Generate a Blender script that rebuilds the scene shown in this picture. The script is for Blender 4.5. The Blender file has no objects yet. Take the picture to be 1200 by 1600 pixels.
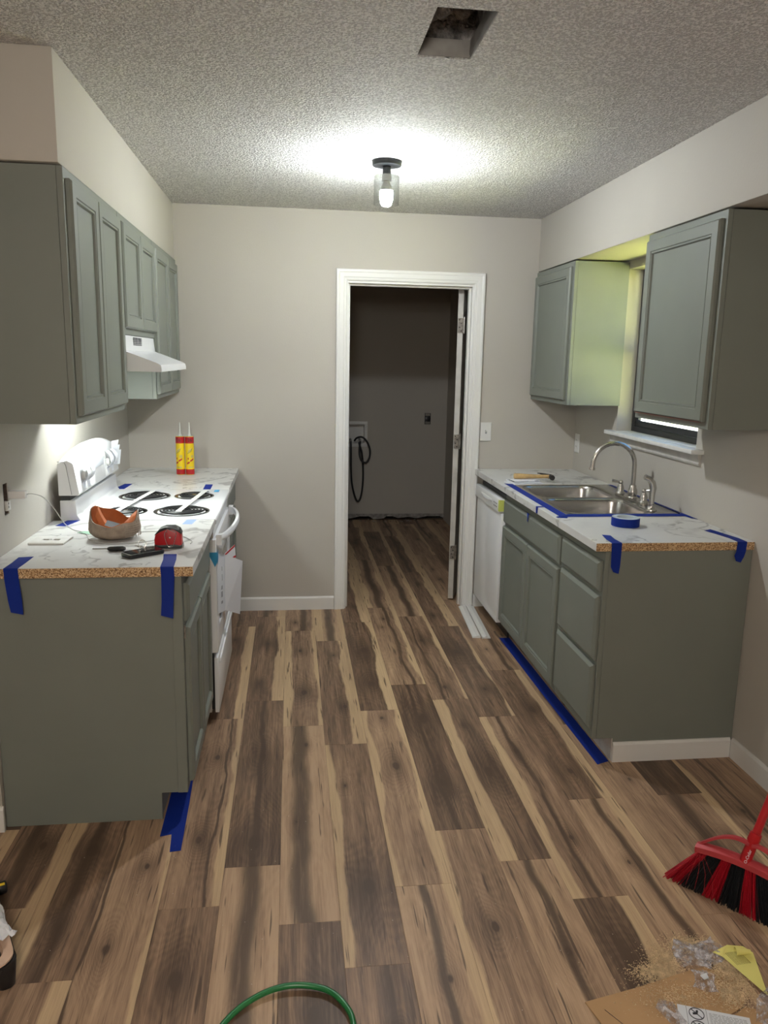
import bpy, bmesh, math, random
from mathutils import Vector, Matrix

random.seed(7)
sc = bpy.context.scene
COL = sc.collection
PI = math.pi

# ------------------------------------------------------------------ camera
XR = 2.7755                      # right wall
CEIL = 2.44
cam_d = bpy.data.cameras.new('camera')
cam = bpy.data.objects.new('camera', cam_d)
COL.objects.link(cam)
F, CX, CY = 1218.0, 606.65, 798.79
yaw, pitch, roll = 0.1260, -0.1930, 0.0205
fw = Vector((math.sin(yaw)*math.cos(pitch), math.cos(yaw)*math.cos(pitch), math.sin(pitch)))
rt = fw.cross(Vector((0, 0, 1))).normalized()
up = rt.cross(fw)
r2 = math.cos(roll)*rt + math.sin(roll)*up
u2 = -math.sin(roll)*rt + math.cos(roll)*up
R = Matrix((r2, u2, -fw)).transposed().to_4x4()
cam.matrix_world = Matrix.Translation((0.9675, -4.8264, 1.5904)) @ R
cam_d.sensor_fit = 'HORIZONTAL'
cam_d.sensor_width = 36
cam_d.lens = 36*F/1200
cam_d.shift_x = -(CX-600)/1200
cam_d.shift_y = (CY-800)/1200
cam_d.clip_start = 0.05
sc.camera = cam

# ------------------------------------------------------------------ world, sun, exposure
BULB = 1180.0        # emission of the ceiling bulb
HOOD = 175.0        # emission of the hood lamp lens
REAR = 64.0         # emission of the added fill globe behind the camera
SUN = 62.0
SKY = 9.0
w = bpy.data.worlds.new('sky'); sc.world = w; w.use_nodes = True
wn = w.node_tree.nodes; wl = w.node_tree.links
bg = wn['Background']
st = wn.new('ShaderNodeTexSky'); st.sky_type = 'HOSEK_WILKIE'
st.sun_direction = (-0.45, -0.35, 0.82); st.turbidity = 3.0
wl.new(st.outputs[0], bg.inputs[0]); bg.inputs[1].default_value = SKY
sd = bpy.data.lights.new('sun', 'SUN'); so = bpy.data.objects.new('sun', sd); COL.objects.link(so)
so.rotation_euler = Vector((-0.45, -0.35, 0.82)).to_track_quat('Z', 'Y').to_euler()
so.location = (-4, -3, 12); sd.energy = SUN; sd.angle = 0.01; sd.color = (1.0, .95, .82)
vs = sc.view_settings
vs.view_transform = 'Standard'; vs.look = 'None'; vs.gamma = 1.0; vs.exposure = 0.40
vs.use_curve_mapping = False
sc.cycles.max_bounces = 10
sc.cycles.diffuse_bounces = 5
sc.cycles.transparent_max_bounces = 16
sc.cycles.sample_clamp_indirect = 6.0
sc.cycles.caustics_reflective = False
sc.cycles.caustics_refractive = False

# ------------------------------------------------------------------ materials
class NT:
    def __init__(s, name):
        s.m = bpy.data.materials.new(name); s.m.use_nodes = True
        s.t = s.m.node_tree; s.b = s.t.nodes['Principled BSDF']
    def n(s, typ, **kw):
        x = s.t.nodes.new(typ)
        for k, v in kw.items(): setattr(x, k, v)
        return x
    def l(s, a, b): s.t.links.new(a, b)
    def put(s, sock, v):
        if isinstance(v, bpy.types.NodeSocket): s.l(v, sock)
        else: sock.default_value = v
    def math(s, op, a, b=0.0, c=0.0, clamp=False):
        x = s.n('ShaderNodeMath', operation=op, use_clamp=clamp)
        s.put(x.inputs[0], a); s.put(x.inputs[1], b); s.put(x.inputs[2], c)
        return x.outputs[0]
    def comb(s, a, b, c):
        x = s.n('ShaderNodeCombineXYZ')
        for i, v in enumerate((a, b, c)): s.put(x.inputs[i], v)
        return x.outputs[0]
    def sep(s, v):
        x = s.n('ShaderNodeSeparateXYZ'); s.l(v, x.inputs[0]); return x.outputs
    def noise(s, vec, scale, detail=2.0, rough=.5, dist=0.0):
        x = s.n('ShaderNodeTexNoise'); s.l(vec, x.inputs['Vector'])
        x.inputs['Scale'].default_value = scale; x.inputs['Detail'].default_value = detail
        x.inputs['Roughness'].default_value = rough; x.inputs['Distortion'].default_value = dist
        return x.outputs[0]
    def vor(s, vec, scale, feature='F1'):
        x = s.n('ShaderNodeTexVoronoi', feature=feature); s.l(vec, x.inputs['Vector'])
        x.inputs['Scale'].default_value = scale
        return x
    def mix(s, f, a, b):
        x = s.n('ShaderNodeMix', data_type='RGBA')
        s.put(x.inputs[0], f)
        for i, v in ((6, a), (7, b)):
            if isinstance(v, tuple) and len(v) == 3: v = v+(1,)
            s.put(x.inputs[i], v)
        return x.outputs[2]
    def ramp(s, f, stops):
        x = s.n('ShaderNodeValToRGB'); s.put(x.inputs[0], f)
        e = x.color_ramp.elements
        while len(e) < len(stops): e.new(.5)
        for el, (p, c) in zip(e, stops):
            el.position = p; el.color = c+(1,) if len(c) == 3 else c
        return x.outputs[0]
    def mr(s, v, a, b, c=0.0, d=1.0):
        x = s.n('ShaderNodeMapRange', interpolation_type='SMOOTHSTEP'); s.put(x.inputs[0], v)
        for i, k in enumerate((a, b, c, d)): s.put(x.inputs[1+i], k)
        return x.outputs[0]
    def obj(s): return s.n('ShaderNodeTexCoord').outputs['Object']
    def base(s, v):
        if isinstance(v, tuple) and len(v) == 3: v = v+(1,)
        s.put(s.b.inputs['Base Color'], v)
    def set(s, **kw):
        for k, v in kw.items(): s.put(s.b.inputs[k.replace('_', ' ')], v)
    def bump(s, h, strength=.3, dist=.002):
        x = s.n('ShaderNodeBump'); s.put(x.inputs['Height'], h)
        x.inputs['Strength'].default_value = strength; x.inputs['Distance'].default_value = dist
        s.l(x.outputs[0], s.b.inputs['Normal'])

def plain(name, c, rough=.5, metal=0.0, bscale=0, bstr=0, bdist=.001, var=0.0, vscale=8, **kw):
    t = NT(name)
    o = t.obj()
    if var:
        nz = t.noise(o, vscale, 3)
        lo = tuple(x*(1-var) for x in c); hi = tuple(min(1, x*(1+var)) for x in c)
        t.base(t.ramp(nz, [(.3, lo), (.7, hi)]))
    else: t.base(c)
    t.set(Roughness=rough, Metallic=metal)
    for k, v in kw.items(): t.b.inputs[k.replace('_', ' ')].default_value = v
    if bscale: t.bump(t.noise(o, bscale, 2), bstr, bdist)
    return t.m

MT = {}
MT['wall'] = plain('wall_paint', (.478, .448, .398), .75, bscale=110, bstr=.35, bdist=.0012, var=.02, vscale=2)
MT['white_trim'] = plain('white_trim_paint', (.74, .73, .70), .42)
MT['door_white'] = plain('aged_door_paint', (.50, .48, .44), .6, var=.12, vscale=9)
MT['green'] = plain('sage_cabinet_paint', (.190, .204, .178), .46, bscale=60, bstr=.05, var=.03, vscale=4, Specular_IOR_Level=.35)
MT['gap'] = plain('painted_gap_shade', (.01, .01, .01), .9)
MT['white_enamel'] = plain('white_enamel', (.80, .81, .82), .22)
MT['white_plastic'] = plain('white_plastic', (.72, .71, .68), .4)
MT['foam'] = plain('packing_foam', (.72, .74, .78), .7)
MT['black_metal'] = plain('black_metal', (.012, .014, .016), .4, .3)
MT['coil'] = plain('burner_coil', (.018, .018, .018), .45, .5)
MT['bowl'] = plain('drip_bowl_metal', (.30, .30, .30), .22, 1.0)
MT['steel'] = plain('brushed_nickel', (.52, .50, .47), .24, 1.0)
MT['sink'] = plain('sink_steel', (.50, .48, .46), .26, 1.0, bscale=200, bstr=.03)
MT['hinge'] = plain('hinge_metal', (.35, .33, .30), .4, 1.0, var=.3, vscale=60)
MT['tape'] = plain('blue_masking_tape', (.004, .022, .22), .6, bscale=150, bstr=.2, Specular_IOR_Level=.2)
MT['tape_light'] = plain('pale_blue_tape', (.30, .42, .80), .5)
MT['cyan'] = plain('cyan_tape', (.03, .30, .55), .5)
MT['green_tape'] = plain('green_tape', (.30, .52, .38), .5)
MT['clear_tape'] = plain('packing_tape', (.72, .72, .70), .25)
MT['phone_glass'] = plain('phone_glass', (.015, .015, .018), .08)
MT['bare_red'] = plain('bare_red_edge', (.22, .075, .055), .7)
MT['core'] = plain('tape_core', (.55, .62, .66), .7)
MT['red'] = plain('red_plastic', (.42, .01, .015), .35)
MT['pink_red'] = plain('faded_red_plastic', (.45, .045, .055), .45)
MT['red_bristle'] = plain('red_bristle', (.42, .008, .022), .5, bscale=300, bstr=.5)
MT['black'] = plain('black_plastic', (.012, .012, .013), .38)
MT['black_bristle'] = plain('black_bristle', (.012, .014, .016), .55, bscale=300, bstr=.5)
MT['yellow'] = plain('yellow_label', (.78, .56, .01), .4)
MT['tube_red'] = plain('tube_red', (.42, .012, .015), .4)
MT['nozzle'] = plain('nozzle_plastic', (.55, .55, .50), .45)
MT['ink'] = plain('ink_black', (.02, .02, .025), .6)
MT['ink_red'] = plain('ink_red', (.45, .03, .03), .6)
MT['grey_ink'] = plain('ink_grey', (.28, .29, .30), .7)
MT['paper'] = plain('white_paper', (.68, .69, .72), .75)
MT['bright_paper'] = plain('bright_paper', (.84, .85, .88), .7)
MT['yellow_paper'] = plain('yellow_paper', (.72, .66, .20), .7)
MT['wood_handle'] = plain('hammer_wood', (.50, .33, .14), .5, var=.2, vscale=30)
MT['iron'] = plain('hammer_iron', (.045, .042, .04), .45, .7)
MT['orange'] = plain('orange_fabric', (.52, .15, .045), .7, bscale=120, bstr=.3, var=.12, vscale=30)
MT['tan'] = plain('tan_fabric', (.30, .235, .18), .85, bscale=160, bstr=.6, var=.22, vscale=34)
MT['mesh_tan'] = plain('tan_mesh', (.34, .28, .22), .9, var=.15, vscale=60)
MT['grey_patch'] = plain('grey_patch', (.22, .24, .26), .6)
MT['cable'] = plain('white_cable', (.55, .55, .53), .45)
MT['hose_green'] = plain('green_hose', (.02, .17, .05), .3)
MT['cardboard'] = plain('cardboard', (.42, .25, .12), .8, var=.10, vscale=6, bscale=80, bstr=.1)
MT['liner'] = plain('tray_liner', (.72, .50, .36), .45)
MT['tray_in'] = plain('tray_inside', (.35, .23, .18), .45)
MT['chips'] = plain('sawdust', (.62, .47, .29), .9, var=.25, vscale=70)
MT['crumbs'] = plain('white_crumbs', (.75, .68, .58), .8)
MT['insul'] = plain('duct_dust', (.25, .24, .235), .95, bscale=70, bstr=1.0, bdist=.02, var=.65, vscale=30)
MT['galv'] = plain('galvanized', (.34, .33, .31), .6, .6, var=.2, vscale=15)
MT['box_dark'] = plain('outlet_box', (.09, .06, .045), .8, var=.6, vscale=60)
MT['alu_black'] = plain('window_black', (.012, .012, .012), .35)
MT['bounce_pale'] = plain('bounce_siding', (.72, .72, .68), .7)
MT['lawn'] = plain('lawn', (.50, .53, .19), .9, var=.25, vscale=3)
MT['subfloor'] = plain('subfloor', (.15, .10, .07), .8)
MT['label_yellow'] = plain('sticker_yellow', (.62, .68, .16), .5)
MT['debris_grey'] = plain('plaster_debris', (.30, .28, .26), .9, var=.3, vscale=30)
MT['sill'] = plain('marble_sill', (.74, .73, .70), .45, var=.06, vscale=25)
MT['apron'] = plain('apron_paint', (.50, .48, .44), .55, var=.1, vscale=20)
MT['screen'] = plain('oven_glass', (.30, .31, .31), .12)

def emis(name, c, s):
    t = NT(name); t.base((.8, .8, .8))
    t.b.inputs['Emission Color'].default_value = c+(1,)
    t.b.inputs['Emission Strength'].default_value = s
    return t.m
MT['bulb'] = emis('bulb_light', (.93, .97, 1.0), BULB)
MT['hood_lens'] = emis('hood_lens', (.93, 1.0, .97), HOOD)
MT['rear_light'] = emis('rear_fill_glow', (1.0, .92, .83), REAR)

def clear(name, tint=(1, 1, 1), gloss=.12, rough=.03, rim=.6):
    t = NT(name)
    tr = t.n('ShaderNodeBsdfTransparent'); tr.inputs[0].default_value = tint+(1,)
    gl = t.n('ShaderNodeBsdfGlossy'); gl.inputs['Roughness'].default_value = rough
    fr = t.n('ShaderNodeLayerWeight'); fr.inputs[0].default_value = .3
    f = t.math('MULTIPLY_ADD', fr.outputs['Facing'], rim, gloss, clamp=True)
    f = t.math('MULTIPLY', t.math('POWER', f, 1.6), 1.0, clamp=True)
    mx = t.n('ShaderNodeMixShader'); t.l(f, mx.inputs[0]); t.l(tr.outputs[0], mx.inputs[1]); t.l(gl.outputs[0], mx.inputs[2])
    t.l(mx.outputs[0], t.t.nodes['Material Output'].inputs[0])
    return t.m
MT['glass'] = clear('clear_glass', (.97, .98, .98), .1, .02, .8)
MT['pane'] = clear('window_pane', (.95, .97, .96), .08, .01, .5)

def film():
    t = NT('plastic_film'); o = t.obj()
    tr = t.n('ShaderNodeBsdfTransparent'); tr.inputs[0].default_value = (.93, .92, .92, 1)
    pr = t.b; t.base((.78, .75, .76)); t.set(Roughness=.15)
    t.bump(t.noise(o, 55, 3), .8, .004)
    f = t.ramp(t.noise(o, 60, 3), [(.42, (.05,)*3), (.66, (.50,)*3)])
    mx = t.n('ShaderNodeMixShader'); t.l(f, mx.inputs[0]); t.l(tr.outputs[0], mx.inputs[1]); t.l(pr.outputs[0], mx.inputs[2])
    t.l(mx.outputs[0], t.t.nodes['Material Output'].inputs[0])
    return t.m
MT['film'] = film()

def popcorn():
    t = NT('popcorn_ceiling'); o = t.obj()
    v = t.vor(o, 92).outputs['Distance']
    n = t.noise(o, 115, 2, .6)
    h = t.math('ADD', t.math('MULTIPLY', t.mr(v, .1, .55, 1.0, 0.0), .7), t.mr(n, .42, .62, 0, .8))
    t.base(t.ramp(h, [(0.1, (.64, .62, .60)), (.7, (.93, .91, .885))]))  # hollows painted darker, so the grain's shade sits in the colour
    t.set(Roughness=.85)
    t.bump(h, 1.0, .009)
    return t.m
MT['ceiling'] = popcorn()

def marble():
    t = NT('marble_laminate'); o = t.obj()
    wn_ = t.noise(o, 2.6, 4, .6)
    s = t.sep(o)
    v = t.comb(t.math('MULTIPLY_ADD', wn_, .9, s[0]), t.math('MULTIPLY_ADD', wn_, .6, t.math('MULTIPLY', s[1], .55)), s[2])
    a = t.math('ABSOLUTE', t.math('SUBTRACT', t.noise(v, 3.2, 3, .55), .5))
    vein = t.math('MULTIPLY', t.mr(a, 0, .034, 1, 0), t.mr(t.noise(o, 3.5, 2), .36, .56, 0, 1))
    b = t.math('ABSOLUTE', t.math('SUBTRACT', t.noise(v, 8, 4, .6), .5))
    fine = t.math('MULTIPLY', t.mr(b, 0, .02, 1, 0), .25)
    cloud = t.mr(t.noise(o, 5, 4, .6), .45, .75, 0, .45)
    f = t.math('ADD', t.math('ADD', t.math('MULTIPLY', vein, .95), t.math('MULTIPLY', fine, vein)), t.math('MULTIPLY', cloud, .45), clamp=True)
    t.base(t.mix(f, (.69, .685, .665), (.34, .33, .32)))
    t.set(Roughness=.32)
    return t.m
MT['marble'] = marble()

def particle():
    t = NT('particle_board'); o = t.obj()
    vo = t.vor(o, 330)
    s = t.sep(vo.outputs['Color'])
    t.base(t.ramp(s[0], [(0, (.14, .07, .032)), (.3, (.36, .21, .10)), (.65, (.58, .38, .20)), (1, (.74, .56, .34))]))
    t.set(Roughness=.9); t.bump(vo.outputs['Distance'], .5, .001)
    return t.m
MT['particle'] = particle()

PW = 0.1757
def wood():
    t = NT('vinyl_plank_wood'); o = t.obj()
    def at(nm):
        a = t.n('ShaderNodeAttribute', attribute_type='OBJECT', attribute_name=nm); return t.sep(a.outputs['Vector'])
    pa, pb, pc, pd = at('pa'), at('pb'), at('pc'), at('pd')
    x, y, z = t.sep(o)
    U = t.math('MULTIPLY_ADD', x, 1/PW, .5)
    sd_ = t.math('MULTIPLY', pb[2], 7.31)
    def nz(sx, sy, det=2, rough=.5, off=0.0):
        return t.noise(t.comb(t.math('MULTIPLY', x, sx), t.math('MULTIPLY', y, sy), t.math('ADD', sd_, off)), 1.0, det, rough)
    w1 = t.math('SUBTRACT', nz(0, 2.1, 2, .5, 3.0), .5)
    w2 = t.math('SUBTRACT', nz(28, 6.0, 4, .65, 9.0), .5)
    Uw = t.math('ADD', t.math('MULTIPLY_ADD', w1, .42, U), t.math('MULTIPLY', w2, .10))
    f1 = nz(260, 5, 4, .7)
    f1b = nz(95, 5, 3, .6, 4.0)
    f2 = nz(26, 1.7, 3, .55, 5.0)
    f3 = nz(7, 1.3, 1, .4, 7.0)
    def knot(p):
        dx = t.math('DIVIDE', t.math('MULTIPLY', t.math('SUBTRACT', U, p[0]), PW/.020), p[2])
        dy = t.math('DIVIDE', t.math('DIVIDE', t.math('SUBTRACT', y, p[1]), .042), p[2])
        d2 = t.math('ADD', t.math('MULTIPLY', dx, dx), t.math('MULTIPLY', dy, dy))
        d2 = t.math('ADD', d2, t.math('MULTIPLY', w2, .6))
        return d2
    k1, k2 = knot(pc), knot(pd)
    def gau(d, k): return t.math('EXPONENT', t.math('MULTIPLY', d, -k))
    kk = t.math('ADD', gau(k1, .22), gau(k2, .22))
    C = t.math('ADD', f3, t.math('MULTIPLY', kk, .42))
    ring = t.math('MULTIPLY_ADD', t.math('SINE', t.math('MULTIPLY', t.math('ADD', C, t.math('MULTIPLY', w2, .16)), 105)), .5, .5)
    tone = t.math('ADD', pa[0], t.math('MULTIPLY', t.math('SUBTRACT', f2, .5), 1.0))
    tone = t.math('ADD', tone, t.math('MULTIPLY', t.math('SUBTRACT', ring, .5), .08))
    tone = t.math('ADD', tone, t.math('MULTIPLY', t.math('SUBTRACT', f1b, .5), .5))
    tone = t.math('ADD', tone, t.math('MULTIPLY', t.math('SUBTRACT', f1, .5), .85))
    tone = t.math('SUBTRACT', tone, t.math('MULTIPLY', kk, .22))
    c = t.ramp(tone, [(0, WD[0]), (.25, WD[1]), (.5, WD[2]), (.75, WD[3]), (1, WD[4])])
    sl = t.math('MULTIPLY', t.mr(t.math('SUBTRACT', Uw, pa[1]), -.03, .03, 1, 0), t.math('GREATER_THAN', pa[1], 0.01))
    sr = t.mr(t.math('SUBTRACT', Uw, pa[2]), -.03, .03, 0, 1)
    sap = t.math('MAXIMUM', sl, sr)
    sapc = t.ramp(t.math('ADD', t.math('MULTIPLY', f1, .5), t.math('MULTIPLY', f2, .5)), [(.3, WD[3]), (.6, WD[5])])
    c = t.mix(t.math('MULTIPLY', sap, .9), c, sapc)
    dd = t.math('DIVIDE', t.math('SUBTRACT', Uw, pb[0]), t.math('ADD', pb[1], .0001))
    dm = t.math('MULTIPLY', gau(t.math('POWER', t.math('ABSOLUTE', dd), 4.0), 1.0), t.math('GREATER_THAN', pb[1], .001))
    dm = t.math('MULTIPLY', dm, t.mr(t.math('ADD', f2, t.math('MULTIPLY', f1b, .9)), .55, .92, .45, 1.0))
    c = t.mix(t.math('MULTIPLY', dm, .88), c, WD[6])
    # thin dark crack lines beside the dark heart and knots, and short flecks
    fl = t.math('MULTIPLY', t.mr(nz(85, 4.0, 2, .5, 21.0), .63, .70, 0, 1), .8)
    c = t.mix(fl, c, WD[6])
    ks = t.math('MAXIMUM', gau(k1, 5.0), gau(k2, 5.0))
    halo = t.math('MAXIMUM', gau(k1, .9), gau(k2, .9))
    c = t.mix(t.math('MULTIPLY', t.math('MULTIPLY', halo, t.mr(f1b, .35, .6)), .55), c, WD[0])
    c = t.mix(t.math('MULTIPLY', t.mr(ks, .2, .65), .9), c, WD[6])
    c = t.mix(.10, c, WD[2])
    t.base(c)
    t.set(Roughness=t.math('MULTIPLY_ADD', f1, .15, .38))
    t.b.inputs['Specular IOR Level'].default_value = .35
    t.bump(t.math('ADD', f1, t.math('MULTIPLY', f1b, .5)), .12, .0008)
    return t.m
WD = [(.068, .042, .028), (.155, .097, .063), (.290, .184, .117), (.430, .285, .178), (.54, .37, .235), (.66, .48, .28), (.055, .035, .024)]
MT['wood'] = wood()

# ------------------------------------------------------------------ mesh builder
def tag(o, label=None, cat=None, group=None, kind=None):
    if label: o['label'] = label
    if cat: o['category'] = cat
    if group: o['group'] = group
    if kind: o['kind'] = kind
    return o

def thing(name, loc, label, cat, group=None):
    o = bpy.data.objects.new(name, None); o.empty_display_size = .05
    o.location = loc; COL.objects.link(o)
    return tag(o, label, cat, group)

def root_loc(p):
    v = Vector((0, 0, 0))
    while p is not None:
        v += p.location; p = p.parent
    return v

class M:
    def __init__(s): s.v = []; s.f = []; s.mi = []; s.cur = 0
    def add(s, vs, fs):
        n = len(s.v); s.v += [Vector(p) for p in vs]
        for f in fs: s.f.append([i+n for i in f]); s.mi.append(s.cur)
        return s
    def box(s, x0, x1, y0, y1, z0, z1):
        v = [(x, y, z) for z in (z0, z1) for y in (y0, y1) for x in (x0, x1)]
        return s.add(v, [(0, 2, 3, 1), (4, 5, 7, 6), (0, 1, 5, 4), (2, 6, 7, 3), (0, 4, 6, 2), (1, 3, 7, 5)])
    def prism(s, pts, axis, lo, hi):
        """pts: 2-D outline in the two other axes (x,y / x,z / y,z)"""
        n = len(pts)
        def P(p, t):
            return {'z': (p[0], p[1], t), 'y': (p[0], t, p[1]), 'x': (t, p[0], p[1])}[axis]
        v = [P(p, lo) for p in pts]+[P(p, hi) for p in pts]
        fs = [list(range(n))[::-1], list(range(n, 2*n))]
        fs += [(i, (i+1) % n, n+(i+1) % n, n+i) for i in range(n)]
        return s.add(v, fs)
    def slab(s, us, ws, holes, axis, lo, hi):
        """grid slab with rectangular holes; holes: (u0,u1,w0,w1)"""
        us = sorted(set(us+[h[0] for h in holes]+[h[1] for h in holes])); ws = sorted(set(ws+[h[2] for h in holes]+[h[3] for h in holes]))
        def P(u, w_, t): return {'z': (u, w_, t), 'y': (u, t, w_), 'x': (t, u, w_)}[axis]
        def ishole(i, j):
            if i < 0 or j < 0 or i >= len(us)-1 or j >= len(ws)-1: return True
            a, b = (us[i]+us[i+1])/2, (ws[j]+ws[j+1])/2
            return any(h[0] < a < h[1] and h[2] < b < h[3] for h in holes)
        for i in range(len(us)-1):
            for j in range(len(ws)-1):
                if ishole(i, j): continue
                a, b, c, d = us[i], us[i+1], ws[j], ws[j+1]
                s.add([P(a, c, lo), P(b, c, lo), P(b, d, lo), P(a, d, lo)], [(0, 3, 2, 1)])
                s.add([P(a, c, hi), P(b, c, hi), P(b, d, hi), P(a, d, hi)], [(0, 1, 2, 3)])
                for di, dj, e in ((-1, 0, (a, c, a, d)), (1, 0, (b, d, b, c)), (0, -1, (b, c, a, c)), (0, 1, (a, d, b, d))):
                    if ishole(i+di, j+dj):
                        s.add([P(e[0], e[1], lo), P(e[2], e[3], lo), P(e[2], e[3], hi), P(e[0], e[1], hi)], [(0, 1, 2, 3)])
        return s
    def tube(s, path, r, n=10, cap=True):
        path = [Vector(p) for p in path]; rr = r if isinstance(r, (list, tuple)) else [r]*len(path)
        rings = []; t0 = (path[1]-path[0]).normalized()
        a = t0.orthogonal().normalized()
        for i, p in enumerate(path):
            t = ((path[min(i+1, len(path)-1)]-path[max(i-1, 0)])).normalized()
            a = (a-t*a.dot(t)).normalized(); b = t.cross(a)
            rings.append([p+(a*math.cos(2*PI*k/n)+b*math.sin(2*PI*k/n))*rr[i] for k in range(n)])
        return s.loft(rings, cap)
    def loft(s, rings, cap=True, closed=True):
        n = len(rings[0]); v = [p for q in rings for p in q]; fs = []
        m = n if closed else n-1
        for i in range(len(rings)-1):
            for k in range(m):
                fs.append((i*n+k, i*n+(k+1) % n, (i+1)*n+(k+1) % n, (i+1)*n+k))
        if cap: fs.append(list(range(n))[::-1]); fs.append([(len(rings)-1)*n+k for k in range(n)])
        return s.add(v, fs)
    def lathe(s, prof, c, n=20, cap=True, ax='z'):
        rings = []
        for r, h in prof:
            ring = []
            for k in range(n):
                a = 2*PI*k/n; x, y = r*math.cos(a), r*math.sin(a)
                ring.append({'z': (c[0]+x, c[1]+y, c[2]+h), 'x': (c[0]+h, c[1]+x, c[2]+y), 'y': (c[0]+x, c[1]+h, c[2]+y)}[ax])
            rings.append(ring)
        return s.loft(rings, cap)
    def rings(s, o, U, V, N, w_, h, steps, cap=True):
        """concentric rectangles on a panel: steps = (inset, height)"""
        o, U, V, N = map(Vector, (o, U, V, N)); rs = []
        for ins, d in steps:
            rs.append([o+U*a+V*b+N*d for a, b in ((ins, ins), (w_-ins, ins), (w_-ins, h-ins), (ins, h-ins))])
        v = [p for q in rs for p in q]; fs = []
        for i in range(len(rs)-1):
            for k in range(4): fs.append((i*4+k, i*4+(k+1) % 4, (i+1)*4+(k+1) % 4, (i+1)*4+k))
        if cap: fs.append([(len(rs)-1)*4+k for k in range(4)])
        return s.add(v, fs)
    def xf(s, mat):
        s.v = [mat @ p for p in s.v]; return s
    def build(s, name, mat, parent=None, bevel=0, seg=2, smooth=None, origin=None, flip=True):
        me = bpy.data.meshes.new(name)
        off = root_loc(parent) if parent else Vector(origin or (0, 0, 0))
        me.from_pydata([p-off for p in s.v], [], s.f)
        mats = mat if isinstance(mat, (list, tuple)) else [mat]
        for m_ in mats: me.materials.append(MT[m_])
        me.polygons.foreach_set('material_index', s.mi)
        bm = bmesh.new(); bm.from_mesh(me)
        bmesh.ops.remove_doubles(bm, verts=bm.verts, dist=1e-6)
        if flip: bmesh.ops.recalc_face_normals(bm, faces=bm.faces)
        if bevel:
            es = [e for e in bm.edges if len(e.link_faces) == 2 and e.calc_face_angle(0) > .5]
            bmesh.ops.bevel(bm, geom=es, offset=bevel, segments=seg, profile=.5, affect='EDGES', clamp_overlap=True)
        bm.to_mesh(me); bm.free()
        if smooth or (smooth is None and bevel):
            me.shade_smooth(); me.set_sharp_from_angle(angle=.7 if smooth in (None, True) else smooth)
        o = bpy.data.objects.new(name, me); COL.objects.link(o)
        if parent: o.parent = parent
        else: o.location = off
        return o

def single(m, name, mat, loc, label, cat, group=None, **kw):
    o = m.build(name, mat, None, origin=loc, **kw)
    return tag(o, label, cat, group)
def struct(m, name, mat, parent=None, **kw):
    o = m.build(name, mat, parent, **kw)
    if parent is None: o['kind'] = 'structure'
    return o

def copy_tree(o, off, parent=None):
    c = o.copy(); COL.objects.link(c); c.parent = parent
    if parent is None: c.location = o.location+Vector(off)
    for ch in o.children: copy_tree(ch, off, c)
    return c

def text(body, name, mat, parent, size, mtx, extrude=.0004):
    cu = bpy.data.curves.new(name, 'FONT'); cu.body = body; cu.size = size; cu.extrude = extrude
    cu.align_x = 'CENTER'; cu.align_y = 'CENTER'; cu.resolution_u = 2
    tmp = bpy.data.objects.new('tmp', cu); COL.objects.link(tmp)
    dg = bpy.context.evaluated_depsgraph_get(); dg.update()
    me = bpy.data.meshes.new_from_object(tmp.evaluated_get(dg))
    bpy.data.objects.remove(tmp)
    me.materials.clear(); me.materials.append(MT[mat])
    me.transform(Matrix.Translation(-root_loc(parent)) @ mtx)
    o = bpy.data.objects.new(name, me); COL.objects.link(o); o.parent = parent
    return o
def basis(o, U, V, N):
    return Matrix.Translation(o) @ Matrix((Vector(U), Vector(V), Vector(N))).transposed().to_4x4()

# ------------------------------------------------------------------ room shell
WT = .115
DX0, DX1, DH = 1.313, 2.070, 2.032       # laundry door opening
LY = 2.81                                  # laundry back wall
NY = -2.31                                 # where the left wall ends
WY0, WY1, WZ0, WZ1 = -1.525, -.643, 1.222, 2.09   # window opening

fl = struct(M().box(-2.5, XR+.14, -6.5, LY+.1, -.06, -.0045), 'floor', 'subfloor')
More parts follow.
